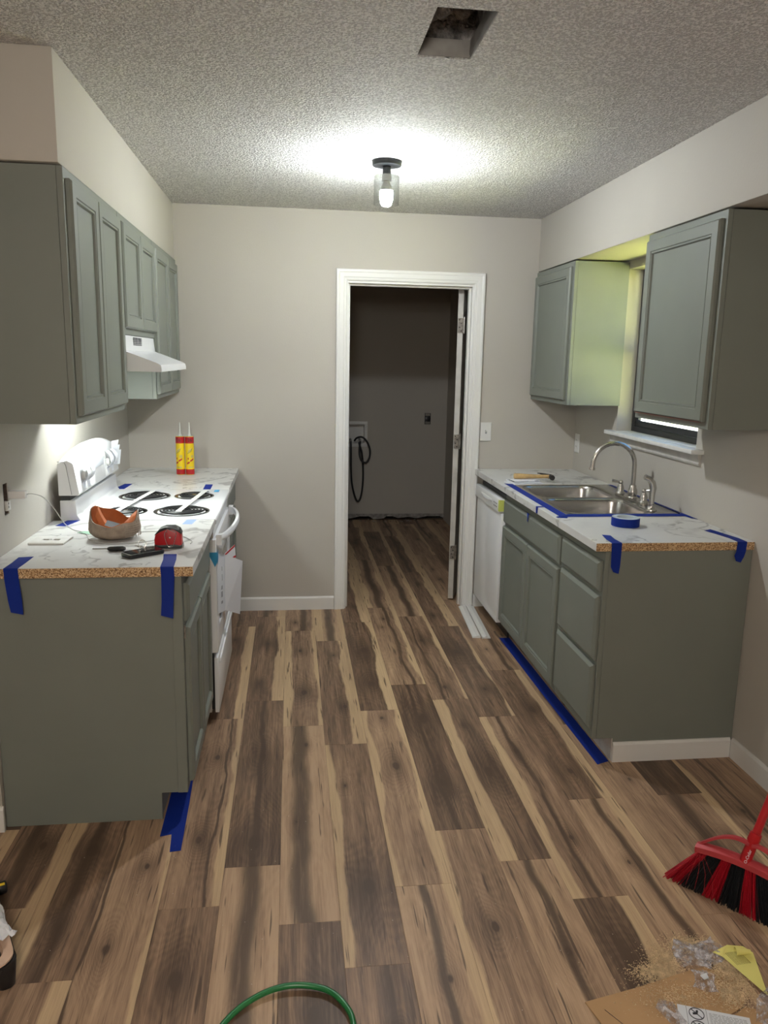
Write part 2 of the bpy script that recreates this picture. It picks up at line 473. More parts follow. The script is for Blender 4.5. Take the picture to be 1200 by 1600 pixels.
# planks
SPEC = {  # (column, near end): tone, sapL, sapR, dark, darkwidth, (knot U, V, size) x2
 (3, -1.535): (.36, 0, .74, 0, 0, (.3, .2, .9), (.4, 1.0, .8)),
 (3, -2.755): (.52, 0, .88, .75, .03, (.52, .88, 1.0), (.45, .33, 1.1)),
 (3, -3.975): (.42, 0, 2, 0, 0, (.5, .95, 1.8), (.2, .2, .6)),
 (4, -1.36): (.34, 0, .72, 0, 0, (.45, .75, 1.2), (.3, .2, .8)),
 (4, -2.58): (.30, 0, 2, .5, .07, (.5, .12, 2.2), (.55, .7, 1.2)),
 (4, -3.80): (.85, 0, 2, .45, .17, (.45, .6, .8), (.2, .2, .4)),
 (4, -.14): (.55, 0, .72, .3, .1, (.5, .1, .6), (.5, .9, .6)),
 (5, -.41): (.55, 0, .9, .6, .12, (.35, .15, .7), (.4, .9, .8)),
 (5, -1.635): (.48, .22, .88, 0, 0, (.48, .9, .9), (.55, .35, 1.5)),
 (5, -2.85): (.88, 0, 2, .42, .19, (.55, 1.05, .8), (.3, .5, .6)),
 (5, -4.07): (.30, 0, 2, 0, 0, (.5, .9, 1.4), (.3, .2, .6)),
 (6, -.58): (.82, .25, .8, .5, .15, (.5, .4, .6), (.3, .9, .6)),
 (6, -1.81): (.38, 0, .68, 0, 0, (.62, .36, 1.1), (.5, 1.0, .5)),
 (6, -3.03): (.40, .16, 2, 0, 0, (.55, .32, 2.2), (.35, .9, .5)),
 (6, -4.25): (.36, 0, 2, .62, .05, (.7, 1.0, .6), (.3, .3, .6)),
 (7, -.28): (.38, 0, .62, 0, 0, (.3, .7, .9), (.5, .3, .6)),
 (7, -1.50): (.26, 0, .78, 0, 0, (.5, .75, 2.2), (.45, .3, 1.6)),
 (7, -2.72): (.58, .14, .86, 0, 0, (.5, 1.14, 1.0), (.55, .72, 1.5)),
 (7, -3.94): (.78, 0, .85, .5, .08, (.55, .85, 1.0), (.7, .6, 1.3)),
 (8, 0.0): (.62, .2, .8, .5, .15, (.5, .5, .6), (.4, .9, .6)),
 (8, -1.225): (.56, 0, .85, .62, .06, (.45, 1.0, .9), (.3, .85, .6)),
 (8, -2.445): (.24, 0, 2, .45, .05, (.55, .85, 2.4), (.5, .3, 1.6)),
 (8, -3.67): (.52, .07, 2, 0, 0, (.5, .75, 1.1), (.55, .3, .8)),
 (9, -.195): (.66, 0, .82, .5, .14, (.5, .45, .6), (.5, .8, .5)),
 (9, -1.41): (.42, 0, .88, .3, .04, (.5, .14, 1.0), (.45, .8, 1.2)),
 (9, -2.63): (.32, .34, 2, 0, 0, (.6, .55, 2.0), (.5, .95, .4)),
 (9, -3.85): (.72, 0, 2, .58, .08, (.5, .82, 1.0), (.7, .35, 1.4)),
 (10, -.39): (.36, 0, .64, 0, 0, (.3, .2, .9), (.4, .9, .7)),
 (10, -1.61): (.25, 0, .92, 0, 0, (.4, .8, 1.8), (.6, .3, .9)),
 (10, -2.826): (.50, .22, 2, .5, .05, (.48, .9, 1.2), (.6, .3, .8)),
 (10, -4.05): (.20, 0, .72, 0, 0, (.5, .9, 2.0), (.4, .3, 1.0)),
 (11, -1.07): (.50, 0, 2, .7, .08, (.3, .7, .7), (.4, .3, .6)),
 (11, -2.30): (.30, 0, .74, 0, 0, (.55, .75, 1.5), (.45, .2, 1.2)),
 (11, -3.52): (.74, 0, .80, .55, .08, (.6, .3, 1.2), (.4, .85, .6)),
 (12, -1.71): (.62, 0, 2, .1, .04, (.5, .2, .5), (.6, .7, .5)),
 (12, -2.93): (.66, 0, 2, 0, 0, (.35, .95, .9), (.65, .75, .7)),
 (13, -2.30): (.12, 0, 2, 0, 0, (.5, .3, .8), (.5, .9, .8)),
 (13, -3.52): (.55, 0, .9, .3, .17, (.75, .95, .5), (.4, .3, .7)),
 (14, -2.93): (.50, .12, 2, .6, .04, (.5, .5, .9), (.6, 1.0, .8)),
 (2, -2.13): (.60, 0, 2, 0, 0, (.6, .4, .8), (.4, .9, .8)),
 (2, -3.35): (.64, 0, .93, .05, .03, (.62, .80, .8), (.35, .45, 1.2)),
 (1, -1.78): (.40, 0, 2, .5, .1, (.4, .3, 1.2), (.4, .9, .8)),
 (1, -3.00): (.40, .2, 2, .5, .10, (.55, .55, 1.8), (.5, .2, .9)),
 (1, -4.22): (.48, 0, .72, 0, 0, (.4, .8, .8), (.5, .3, .9)),
 (0, -2.71): (.38, 0, .85, .35, .12, (.6, .3, 1.0), (.5, .9, .8)),
 (0, -3.93): (.62, 0, .72, .1, .05, (.5, 1.05, .6), (.3, .3, .6)),
 (-1, -2.9): (.60, .3, 2, 0, 0, (.5, .6, .8), (.5, .9, .6)),
}
NEAR = {0: -2.71, 1: -3.00, 2: -3.35, 3: -2.755, 4: -2.58, 5: -2.85, 6: -3.03, 7: -2.72, 8: -2.445, 9: -2.63,
        10: -2.826, 11: -2.30, 12: -2.93, 13: -2.30, 14: -2.93, 15: -2.6}
PL = 1.2225
cache = {}
prng = random.Random(11)
for k in range(-5, 16):
    x0 = .050+PW*k; xc = x0+PW/2
    base = NEAR.get(k, -2.9+((k*.47) % 1.2))
    if k < 0: spans = [(-5.2, NY)]
    elif xc < .93: spans = [(-5.2, 0.0)]
    elif xc < 2.5: spans = [(-5.2, LY)]
    else: spans = [(-5.2, 0.0)]
    w_ = PW-.0005
    if x0+PW > XR: w_ = XR-x0
    n0 = base-PL*3
    for (lo, hi) in spans:
        yy = n0
        while yy < hi:
            a, b = max(yy, lo), min(yy+PL-.0006, hi)
            if b-a > .01:
                key = (round(a-yy, 4), round(b-yy, 4), round(w_, 4))
                if key not in cache:
                    h, c, hw = .0045, .0005, PW/2
                    q = M(); xs0, xs1 = -hw, -hw+w_
                    q.loft([[(xs0, key[0], -h), (xs1, key[0], -h), (xs1, key[1], -h), (xs0, key[1], -h)],
                            [(xs0, key[0], -c), (xs1, key[0], -c), (xs1, key[1], -c), (xs0, key[1], -c)],
                            [(xs0+c, key[0]+c, 0), (xs1-c, key[0]+c, 0), (xs1-c, key[1]-c, 0), (xs0+c, key[1]-c, 0)]])
                    me = bpy.data.meshes.new('plank'); me.from_pydata(q.v, [], q.f); me.materials.append(MT['wood'])
                    bm = bmesh.new(); bm.from_mesh(me); bmesh.ops.recalc_face_normals(bm, faces=bm.faces); bm.to_mesh(me); bm.free()
                    cache[key] = me
                o = bpy.data.objects.new('plank', cache[key]); COL.objects.link(o); o.parent = fl
                o.location = (xc, yy, 0)
                sp = None
                for (kk, yk), v in SPEC.items():
                    if kk == k and abs(yk-yy) < .03: sp = v
                if sp is None:
                    r = prng.random
                    sp = (.3+.4*r(), .25*r() if r() > .6 else 0, (.6+.3*r()) if r() > .5 else 2, .3+.4*r(), .1*r() if r() > .5 else 0,
                          (.3+.4*r(), .2+.4*r(), .6+r()), (.3+.4*r(), .7+.4*r(), .5+r()))
                o['pa'] = [float(sp[0]), float(sp[1]), float(sp[2])]
                o['pb'] = [float(sp[3]), float(sp[4]), prng.random()*9+1]
                o['pc'] = [float(c) for c in sp[5]]
                o['pd'] = [float(c) for c in sp[6]]
            yy += PL

# walls
wb = struct(M().slab([-.115, XR+.15], [0, CEIL], [(DX0-.015, DX1+.015, -.001, DH+.015)], 'y', 0, WT), 'wall_back', 'wall')
OY0, OY1, OZ0, OZ1 = -2.088, -2.044, 1.040, 1.148
wlft = struct(M().slab([NY, 0], [0, CEIL], [(OY0, OY1, OZ0, OZ1)], 'x', -WT, 0), 'wall_left', 'wall')
wrt = struct(M().slab([-6.5, 0], [0, CEIL], [(WY0, WY1, WZ0, WZ1)], 'x', XR, XR+.14), 'wall_right', 'wall')
struct(M().box(-2.5, -WT, NY, NY+WT, 0, CEIL), 'wall_dining', 'wall')
struct(M().box(-2.615, -2.5, -6.5, NY+WT, 0, CEIL), 'wall_far_left', 'wall')
struct(M().box(-2.5, XR, -6.615, -6.5, 0, CEIL), 'wall_front', 'wall')
# soffits above the cabinets (part of their wall)
struct(M().box(0.0005, .299, NY, -.0005, 2.1315, CEIL), 'soffit', 'wall', wlft, bevel=.003)
struct(M().box(XR-.2985, XR-.0005, -6.4, -.0005, 2.1315, CEIL), 'soffit', 'wall', wrt, bevel=.003)
# ceiling with the open duct hole
HX0, HX1, HY0, HY1 = 1.328, 1.484, -2.742, -2.418
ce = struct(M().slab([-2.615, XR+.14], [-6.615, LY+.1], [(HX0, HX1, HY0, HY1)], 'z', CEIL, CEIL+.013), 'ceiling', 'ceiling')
q = M()
q.slab([HX0-.004, HX1+.03], [CEIL+.013, CEIL+.30], [], 'y', HY1+.001, HY1+.02)
q.slab([HX0-.004, HX1+.03], [CEIL+.013, CEIL+.30], [], 'y', HY0-.03, HY0-.012)
q.slab([HY0-.03, HY1+.02], [CEIL+.013, CEIL+.30], [], 'x', HX1+.012, HX1+.03)
q.slab([HY0-.03, HY1+.02], [CEIL+.013, CEIL+.30], [], 'x', HX0-.02, HX0-.004)
q.box(HX0-.02, HX1+.03, HY0-.03, HY1+.02, CEIL+.30, CEIL+.31)
q.build('duct_cavity', 'insul', ce)
q = M(); q.box(HX0+.006, HX1-.004, HY1-.0035, HY1-.001, CEIL+.004, CEIL+.05); q.box(HX1-.0035, HX1-.001, HY0+.004, HY1-.006, CEIL-.0, CEIL+.05)
q.box(HX0+.002, HX1-.014, HY0+.001, HY0+.004, CEIL+.001, CEIL+.03)
q.build('duct_collar', 'galv', ce)
q = M()       # grey dusty duct liner, bulging down into the cavity
g = []
for i in range(15):
    row = []
    for j in range(15):
        u, v_ = i/14, j/14
        row.append((HX0-.01+u*(HX1-HX0+.02), HY0+v_*(HY1-HY0+.01), CEIL+.045+.085*u+.075*(1-v_)+.035*math.sin(9*v_+4*u)*math.cos(7*u)+.012*random.random()))
    g.append(row)
q.loft(g, cap=False, closed=False); q.build('duct_liner', 'insul', ce, smooth=True)
# ragged paper bits of the cut ceiling
q = M()
for i in range(9):
    x = HX0+.01+i*.017*random.uniform(.8, 1.1); s_ = random.uniform(.003, .008)
    q.add([(x, HY1-.001, CEIL+.002), (x+.012, HY1+.004, CEIL-.001), (x+.014, HY1-s_*1.2, CEIL-.003), (x+.004, HY1-s_, CEIL-.001)], [(0, 1, 2, 3)])
q.build('torn_paper', 'ceiling', ce)

# laundry room
struct(M().slab([.785, 2.615], [0.035, CEIL], [(1.500, 1.685, .765, .955)], 'y', LY, LY+.09), 'wall_laundry_back', 'wall')
struct(M().box(.785, 2.615, LY+.0905, LY+.12, -.06, CEIL), 'wall_laundry_backing', 'gap')  # black backing closes the wall base, its colour painted as the gap's shade
struct(M().box(.785, .9, WT, LY, 0, CEIL), 'wall_laundry_left', 'wall')
struct(M().box(2.5, 2.615, WT, LY, 0, CEIL), 'wall_laundry_right', 'wall')
q = M(); pts = []
x = .9
rr = random.Random(5)
while x < 2.5:
    pts.append((x, rr.uniform(.004, .05))); x += rr.uniform(.03, .11)
pts.append((2.5, .02))
q.prism([(.9, .062)]+[(p[0], p[1]) for p in pts]+[(2.5, .062)], 'y', LY-.006, LY-.001)
struct(q, 'trim_1', 'debris_grey')
q = M()
for i in range(60):
    x = rr.uniform(1.35, 2.35); y = rr.uniform(2.68, 2.80); s_ = rr.uniform(.004, .016)
    q.add([(x, y, .001), (x+s_, y, .001), (x+s_*.5, y+s_, .001), (x+s_*.5, y+s_*.4, .001+s_*.7)], [(0, 1, 3), (1, 2, 3), (2, 0, 3), (0, 2, 1)])
o = q.build('plaster_crumbs', 'debris_grey'); tag(o, 'grey plaster crumbs scattered along the torn wall base in the laundry room', 'debris', kind='stuff')

# baseboards
def bbprof(h=.086, t=.012): return [(0, 0), (t, 0), (t, h-.010), (t-.006, h), (0, h)]
q = M(); q.prism([(-p[0]-.0005, p[1]) for p in bbprof()], 'x', 0.62, 1.2365); struct(q, 'baseboard_back', 'white_trim')
q = M(); q.prism([(-p[0]-.0005, p[1]) for p in bbprof()], 'x', 2.149, XR); struct(q, 'baseboard_back_corner', 'white_trim')
q = M(); q.prism([(XR-p[0]-.0005, p[1]) for p in bbprof()], 'y', -6.49, -2.037-.0135); struct(q, 'baseboard_right', 'white_trim')
q = M(); q.prism([(NY-p[0]-.0005, p[1]) for p in bbprof(.09)], 'x', -2.5, .006); struct(q, 'baseboard_left', 'white_trim')
q = M(); q.prism([(-2.0385-p[0], p[1]) for p in bbprof(.084)], 'x', XR-.519, XR-.0135); struct(q, 'baseboard_cabinet', 'white_trim')

# laundry door: casing, jambs, stop, the opened slab with its hinges
dr = bpy.data.objects.new('door_1', None); COL.objects.link(dr); dr.location = (1.69, 0, 0); dr['kind'] = 'structure'
def casing(parent, x0, x1, z1, y=0.0, w_=.067):
    # profiled casing, mitred: prof = (distance from the inner edge, proud)
    prof = [(0, 0), (0, .007), (.006, .011), (.018, .012), (.022, .015), (.045, .016), (.052, .019), (.062, .019), (w_, .014), (w_, 0)]
    def run(P, name):
        q = M(); q.loft(P, cap=True); q.build(name, 'white_trim', parent)
    L = [[(x0-d, y-.0005-p, 0) for d, p in prof], [(x0-d, y-.0005-p, z1+d) for d, p in prof]]
    Rr = [[(x1+d, y-.0005-p, 0) for d, p in prof], [(x1+d, y-.0005-p, z1+d) for d, p in prof]]
    T = [[(x0-d, y-.0005-p, z1+d) for d, p in prof], [(x1+d, y-.0005-p, z1+d) for d, p in prof]]
    run(L, 'side_casing'); run(Rr, 'side_casing'); run(T, 'head_casing')
casing(dr, DX0-.008, DX1+.010, DH+.013)
q = M().box(DX0-.014, DX0, .0005, WT+.004, 0, DH+.014); q.build('jamb', 'white_trim', dr, bevel=.002)
q = M().box(DX1, DX1+.014, .0005, WT+.004, 0, DH+.014); q.build('jamb', 'white_trim', dr, bevel=.002)
q = M().box(DX0, DX1, .0005, WT+.004, DH, DH+.014); q.build('head_jamb', 'white_trim', dr)
q = M().box(DX1-.012, DX1, .035, .075, 0, DH); q.build('stop', 'white_trim', dr, bevel=.002)
q = M().box(DX0, DX0+.012, .035, .075, 0, DH); q.build('stop', 'white_trim', dr, bevel=.002)
q = M().box(DX0+.012, DX1-.012, .035, .075, DH-.012, DH); q.build('head_stop', 'white_trim', dr, bevel=.002)
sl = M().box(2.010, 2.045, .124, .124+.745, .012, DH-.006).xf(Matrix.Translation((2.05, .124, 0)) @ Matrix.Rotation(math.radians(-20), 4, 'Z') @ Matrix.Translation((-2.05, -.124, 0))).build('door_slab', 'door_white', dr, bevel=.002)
for hz in (1.806, 1.074, .336):
    h = M().box(2.013, 2.042, .1215, .1238, hz-.045, hz+.045).build('hinge', 'hinge', dr, bevel=.0006, seg=1)
    k_ = M()
    for i in range(5): k_.tube([(2.052, .118, hz-.045+i*.0182), (2.052, .118, hz-.045+i*.0182+.0168)], .0062, 8)
    k_.tube([(2.052, .118, hz-.050), (2.052, .118, hz+.052)], .0035, 8)
    k_.box(2.043, 2.052, .119, .1212, hz-.045, hz+.045)
    k_.build('knuckle', 'hinge', h, smooth=True)
    s_ = M()
    for dx, dz in ((.006, .034), (.018, .012), (.008, -.012), (.018, -.034)): s_.lathe([(.004, 0), (.003, -.0012)], (2.015+dx, .1214, hz+dz), 8, ax='y')
    s_.build('screw', 'black', h)

# window: reveal is the wall, black frame, sashes, pane, sill, apron
wi = bpy.data.objects.new('window_1', None); COL.objects.link(wi); wi.location = (XR+.1, (WY0+WY1)/2, WZ0); wi['kind'] = 'structure'
xf0, xf1 = XR+.085, XR+.125
q = M().slab([WY0+.001, WY1-.001], [WZ0+.001, WZ1-.001], [(WY0+.03, WY1-.03, WZ0+.03, WZ1-.03)], 'x', xf0, xf1); q.build('frame', 'alu_black', wi, bevel=.002)
q = M().slab([WY0+.031, WY1-.031], [WZ0+.031, 1.66], [(WY0+.06, WY1-.06, WZ0+.062, 1.625)], 'x', xf0+.006, xf0+.020)
sa = q.build('lower_sash', 'alu_black', wi, bevel=.0015)
M().box(xf0+.011, xf0+.015, WY0+.061, WY1-.061, WZ0+.063, 1.624).build('pane', 'pane', sa)
q = M().slab([WY0+.031, WY1-.031], [1.640, WZ1-.031], [(WY0+.055, WY1-.055, 1.668, WZ1-.055)], 'x', xf0+.022, xf0+.036)
sa = q.build('upper_sash', 'alu_black', wi, bevel=.0015)
M().box(xf0+.027, xf0+.031, WY0+.056, WY1-.056, 1.669, WZ1-.056).build('pane', 'pane', sa)
q = M().prism([(WY0-.075, XR+0.0), (WY0-.055, XR-.052), (WY1+.05, XR-.052), (WY1+.065, XR-.04), (WY1+.065, XR)], 'z', WZ0-.020, WZ0)
q.v = [Vector((p.y, p.x, p.z)) for p in q.v]
q.box(XR, xf0, WY0+.001, WY1-.001, WZ0-.0195, WZ0+.0005)
q.build('sill', 'sill', wi, bevel=.003)
q = M(); q.prism([(XR-.0005, 1.150), (XR-.010, 1.150), (XR-.013, 1.158), (XR-.010, 1.165), (XR-.018, 1.190), (XR-.020, WZ0-.021), (XR-.0005, WZ0-.021)], 'y', WY0-.055, WY1+.05)
q.build('apron', 'apron', wi)

# outdoors through the window: lawn, plus an added pale wall for white glow
o = M().box(XR+.35, 30, -25, 60, -.5, -.42).build('lawn', 'lawn'); o['kind'] = 'structure'
fe = thing('bounce_wall', (9.5, -1, -.42), 'added pale wall outdoors that brightens the view through the kitchen window glass', 'wall')
for i in range(12):
    M().box(9.5, 9.6, -20, 55, -.42+i*.2, -.42+i*.2+.194).build('bounce_board', 'bounce_pale', fe)

# ------------------------------------------------------------------ cabinets
def slab_front(name, parent, side, y0, y1, z0, z1, xf, t=.0185, shaker=True, rail=.055):
    """door or drawer front; side 'L' faces +x, 'R' faces -x; xf = plane of the carcass face"""
    N = (1, 0, 0) if side == 'L' else (-1, 0, 0)
    x = xf+.0008*N[0]
    w_, h = y1-y0, z1-z0
    q = M()
    steps = [(0, 0), (0, t-.007), (.006, t)]
    if not shaker:
        steps = [(0, 0), (0, t-.010), (.014, t)]
        q.rings((x, y0, z0), (0, 1, 0), (0, 0, 1), N, w_, h, steps)
        q.rings((x, y0, z0), (0, 1, 0), (0, 0, 1), N, w_, h, [(0, 0)])
        return q.build(name, 'green', parent)
    steps += [(rail-.010, t), (rail-.008, t-.0035), (rail-.004, t-.0035), (rail-.002, t-.0015), (rail, t-.002), (rail+.003, t-.010)]
    q.rings((x, y0, z0), (0, 1, 0), (0, 0, 1), N, w_, h, steps, cap=False)
    d = q.build(name, 'green', parent, flip=True)
    p = M(); p.rings((x+.004*N[0], y0+rail+.001, z0+rail+.001), (0, 1, 0), (0, 0, 1), N, w_-2*rail-.002, h-2*rail-.002, [(0, 0), (0, t-.0145)])
    p.build('door_panel', 'green', d)
    return d

def base_cabinet(side, y0, y1, label, fronts, near_panel=False, toe=.519, face=.608, group=None):
    c = thing('base_cabinet', ((.3 if side == 'L' else XR-.3), (y0+y1)/2, 0), label, 'cabinet', group)
    X = (lambda v: v) if side == 'L' else (lambda v: XR-v)
    def bx(q, a, b, *r): q.box(min(X(a), X(b)), max(X(a), X(b)), *r)
    zt = .8795
    pf = [(X(.003), 0), (X(toe), 0), (X(toe), .10), (X(face-.019), .10), (X(face-.019), zt), (X(.003), zt)]
    q = M().prism(pf, 'y', y0+.0005, y0+.013); q.build('side_panel', 'green', c, bevel=.0008, seg=1)
    q = M().prism(pf, 'y', y1-.013, y1-.0005); q.build('side_panel', 'green', c)
    q = M(); bx(q, .004, face-.02, y0+.0135, y1-.0135, .10, .115); bx(q, .004, .012, y0+.0135, y1-.0135, .116, zt); q.build('carcass', 'green', c)
    q = M(); bx(q, toe-.014, toe-.002, y0+.014, y1-.014, .0, .099); q.build('toe_kick', 'green', c)
    # face frame: uprights, rails
    cut = sorted(set([f[1] for f in fronts]+[f[2] for f in fronts]))
    ys = [(f[1]+.012, f[2]-.012, f[3]+.012, f[4]-.012) for f in fronts]
    q = M().slab([y0+.0005, y1-.0005], [.10, zt], ys, 'x', min(X(face-.0185), X(face)), max(X(face-.0185), X(face)))
    q.build('face_frame', 'green', c, bevel=.0012, seg=1)
    for kind, a, b, z0, z1 in fronts:
        slab_front('drawer_front' if kind == 'dr' else 'door', c, side, a, b, z0, z1, X(face), shaker=(kind == 'do'))
    return c

LF = .608
bcl = base_cabinet('L', -2.292, -1.566, 'grey-green base cabinet with a blank side panel at the near end left of the range',
    [('dr', -2.262, -1.580, .712, .845), ('do', -2.262, -1.925, .125, .690), ('do', -1.920, -1.580, .125, .690)])
M().box(.575, LF-.0003, -2.2948, -2.2925, .10, .8795).build('stile', 'green', bcl, bevel=.0006, seg=1)
hg = M(); hg.box(LF-.01, LF+.006, -2.276, -2.268, .655, .70); hg.build('hinge', 'hinge', bcl)
bcf = base_cabinet('L', -.796, -.002, 'grey-green base cabinet in the far corner behind the range',
    [('dr', -.780, -.035, .712, .845), ('do', -.780, -.410, .125, .690), ('do', -.405, -.035, .125, .690)])
bcs = base_cabinet('R', -1.580, -.626, 'wide grey-green sink cabinet with two doors beside the dishwasher',
    [('dr', -1.566, -.640, .700, .835), ('do', -1.096, -.640, .125, .682), ('do', -1.566, -1.104, .125, .682)])
bcd = base_cabinet('R', -2.038, -1.582, 'grey-green cabinet with three stacked drawers at the near end of the sink counter',
    [('dr', -2.026, -1.596, .715, .838), ('dr', -2.026, -1.596, .430, .697), ('dr', -2.026, -1.596, .140, .412)])
# toe kick boards (unpainted) at the right run
q = M().box(XR-.5195-.0035, XR-.5195, -2.0375, -.63, .001, .0985)
single(q, 'toe_board', 'apron', (XR-.5185, -1.3, 0), 'thin bare toe board along the floor under the sink cabinets', 'board')

# countertops
def top(y0, y1, side, label, near_edge, hole=None, zt=.914, far_edge=False):
    X = (lambda v: v) if side == 'L' else (lambda v: XR-v)
    xa, xb = sorted((X(.0015), X(.648)))
    c = thing('countertop', ((xa+xb)/2, (y0+y1)/2, .88), label, 'countertop')
    y00 = y0+(.0016 if near_edge else 0)
    q = M().slab([xa, xb], [y00, y1], [hole] if hole else [], 'z', .8805, zt)
    q.build('laminate_top', 'marble', c, bevel=.0012, seg=1)
    if near_edge:
        q = M().box(xa, xb, y0, y0+.0015, .8812, zt-.0016); q.build('raw_edge', 'particle', c, None)
    return c
top(-2.312, -1.5640, 'L', 'marble-pattern countertop with a raw chipboard edge holding the red tape measure', True)
top(-.804, -.0015, 'L', 'marble-pattern countertop in the far corner under the two caulk tubes', True)
SKX0, SKX1, SKY0, SKY1 = 2.205, 2.735, -1.500, -.672
ctr = top(-2.0425, -.0015, 'R', 'long marble-pattern countertop with the sink set into it', True, hole=(SKX0, SKX1, SKY0, SKY1))

# upper cabinets
def upper(side, y0, y1, z0, z1, doors, label, depth=.305):
    X = (lambda v: v) if side == 'L' else (lambda v: XR-v)
    c = thing('wall_cabinet', (X(.15), (y0+y1)/2, z0), label, 'cabinet')
    def bx(a, b, *r):
        q = M(); q.box(min(X(a), X(b)), max(X(a), X(b)), *r); return q
    bx(.0015, depth-.019, y0+.0005, y0+.012, z0, z1).build('side_panel', 'green', c)
    bx(.0015, depth-.019, y1-.012, y1-.0005, z0, z1).build('side_panel', 'green', c)
    q = bx(.0015, depth-.019, y0+.0125, y1-.0125, z0+.012, z0+.024); q.box(min(X(.0015), X(.006)), max(X(.0015), X(.006)), y0+.0125, y1-.0125, z0+.025, z1)
    q.build('carcass', 'green', c)
    q = M().slab([y0+.0005, y1-.0005], [z0, z1], [(a+.012, b-.012, c0+.012, c1-.012) for a, b, c0, c1 in doors], 'x', min(X(depth-.0185), X(depth)), max(X(depth-.0185), X(depth)))
    q.build('face_frame', 'green', c, bevel=.0012, seg=1)
    for a, b, c0, c1 in doors: slab_front('door', c, side, a, b, c0, c1, X(depth))
    return c
ZT = 2.127
upper('L', -2.295, -1.562, 1.370, ZT, [(-2.272, -1.940, 1.395, 2.097), (-1.936, -1.585, 1.395, 2.097)], 'tall grey-green wall cabinet nearest the camera over the red tape measure')
upper('L', -1.559, -.803, 1.666, ZT, [(-1.545, -1.184, 1.692, 2.095), (-1.180, -.818, 1.692, 2.095)], 'short grey-green wall cabinet directly above the range hood')
upper('L', -.800, -.003, 1.370, ZT, [(-.788, -.405, 1.393, 2.095), (-.400, -.060, 1.393, 2.095)], 'grey-green wall cabinet in the far corner past the range hood')
upper('R', -.662, -.003, 1.360, ZT-.004, [(-.635, -.030, 1.385, 2.095)], 'single-door wall cabinet between the back wall and the window')
upper('R', -2.150, -1.535, 1.360, ZT-.004, [(-2.128, -1.555, 1.385, 2.095)], 'single-door wall cabinet hanging at the near side of the window')

M().box(XR-.3225, XR-.307, -2.120, -1.560, 1.3835, 1.3848).build('bare_edge', 'bare_red', bpy.data.objects['wall_cabinet.004'])

# ------------------------------------------------------------------ range hood
h = thing('range_hood', (.2, -1.18, 1.52), 'white range hood hanging under the short wall cabinet', 'range hood')
y0, y1 = -1.5555, -.8065
pf = [(.002, 1.664), (.300, 1.664), (.306, 1.602), (.432, 1.556), (.448, 1.548), (.452, 1.535), (.452, 1.520), (.002, 1.520)]
q = M().prism([p for p in pf], 'y', y0, y0+.002); q.prism(pf, 'y', y1-.002, y1)
out = [(.300, 1.664), (.306, 1.602), (.432, 1.556), (.448, 1.548), (.452, 1.535), (.452, 1.520)]
inn = [(.298, 1.664), (.304, 1.600), (.431, 1.554), (.446, 1.546), (.450, 1.535), (.450, 1.520)]
q.prism(out+inn[::-1], 'y', y0+.002, y1-.002)
q.box(.002, .300, y0+.002, y1-.002, 1.661, 1.664); q.box(.002, .449, y0+.002, y1-.002, 1.5385, 1.540)
q.build('hood_body', 'white_enamel', h, smooth=.5)
q = M()
for i in range(3):
    for j in range(5):
        yy = -1.33+i*.066; zz = 1.6255+j*.007
        xx = .3035
        q.box(xx-.0005, xx+.0016, yy, yy+.055, zz, zz+.0036)
q.build('vent_louvres', 'ink', h)
q = M().box(.16, .26, -1.42, -1.30, 1.5345, 1.5375); q.build('lamp_lens', 'hood_lens', h)
q = M().box(.06, .40, -1.24, -.86, 1.534, 1.538); q.build('filter', 'galv', h)

# ------------------------------------------------------------------ range
rg = thing('range', (.33, -1.18, 0), 'white electric coil range with packing tape still on its burners', 'stove')
ya, yb = -1.5600, -.8080
q = M().box(.03, .618, ya, yb, .045, .893); q.build('body', 'white_enamel', rg, bevel=.003)
for lx in (.07, .58):
    for ly in (ya+.05, yb-.05): M().lathe([(.018, 0), (.018, .012), (.008, .013), (.008, .045)], (lx, ly, .0005), 10).build('levelling_foot', 'black', rg)
# cooktop: rounded lip, slightly raised back ledge
q = M().prism([(.030, .894), (.655, .894), (.655, .912), (.650, .9165), (.108, .9165), (.096, .935), (.092, .996), (.030, .996)], 'y', ya-.001, yb+.001)
q.build('cooktop', 'white_enamel', rg, bevel=.0035)
q = M().box(.035, .070, ya+.004, yb-.004, .9965, 1.016); q.build('gap_shadow_bar', 'black', rg)  # black bar painted as the shade between cooktop and backguard
# arched backguard
n = 18; rings = []
for i in range(n+1):
    t = i/n; y = ya+(yb-ya)*t
    a = .046*math.sin(PI*min(1, max(0, t)))**.75
    zt = 1.150+a
    rings.append([(.028, y, 1.0165), (.104, y, 1.0165), (.108, y, 1.024), (.090, y, zt-.006), (.084, y, zt+.001), (.066, y, zt+.010), (.036, y, zt), (.028, y, zt-.006)])
q = M().loft(rings); q.build('backguard', 'white_enamel', rg, smooth=.6)
q = M()
q.tube([(.029, ya-.001, 1.155), (.056, ya-.001, 1.153), (.062, ya-.001, 1.14), (.079, ya-.001, 1.02)], .0012, 6); q.build('end_seam', 'grey_ink', rg)
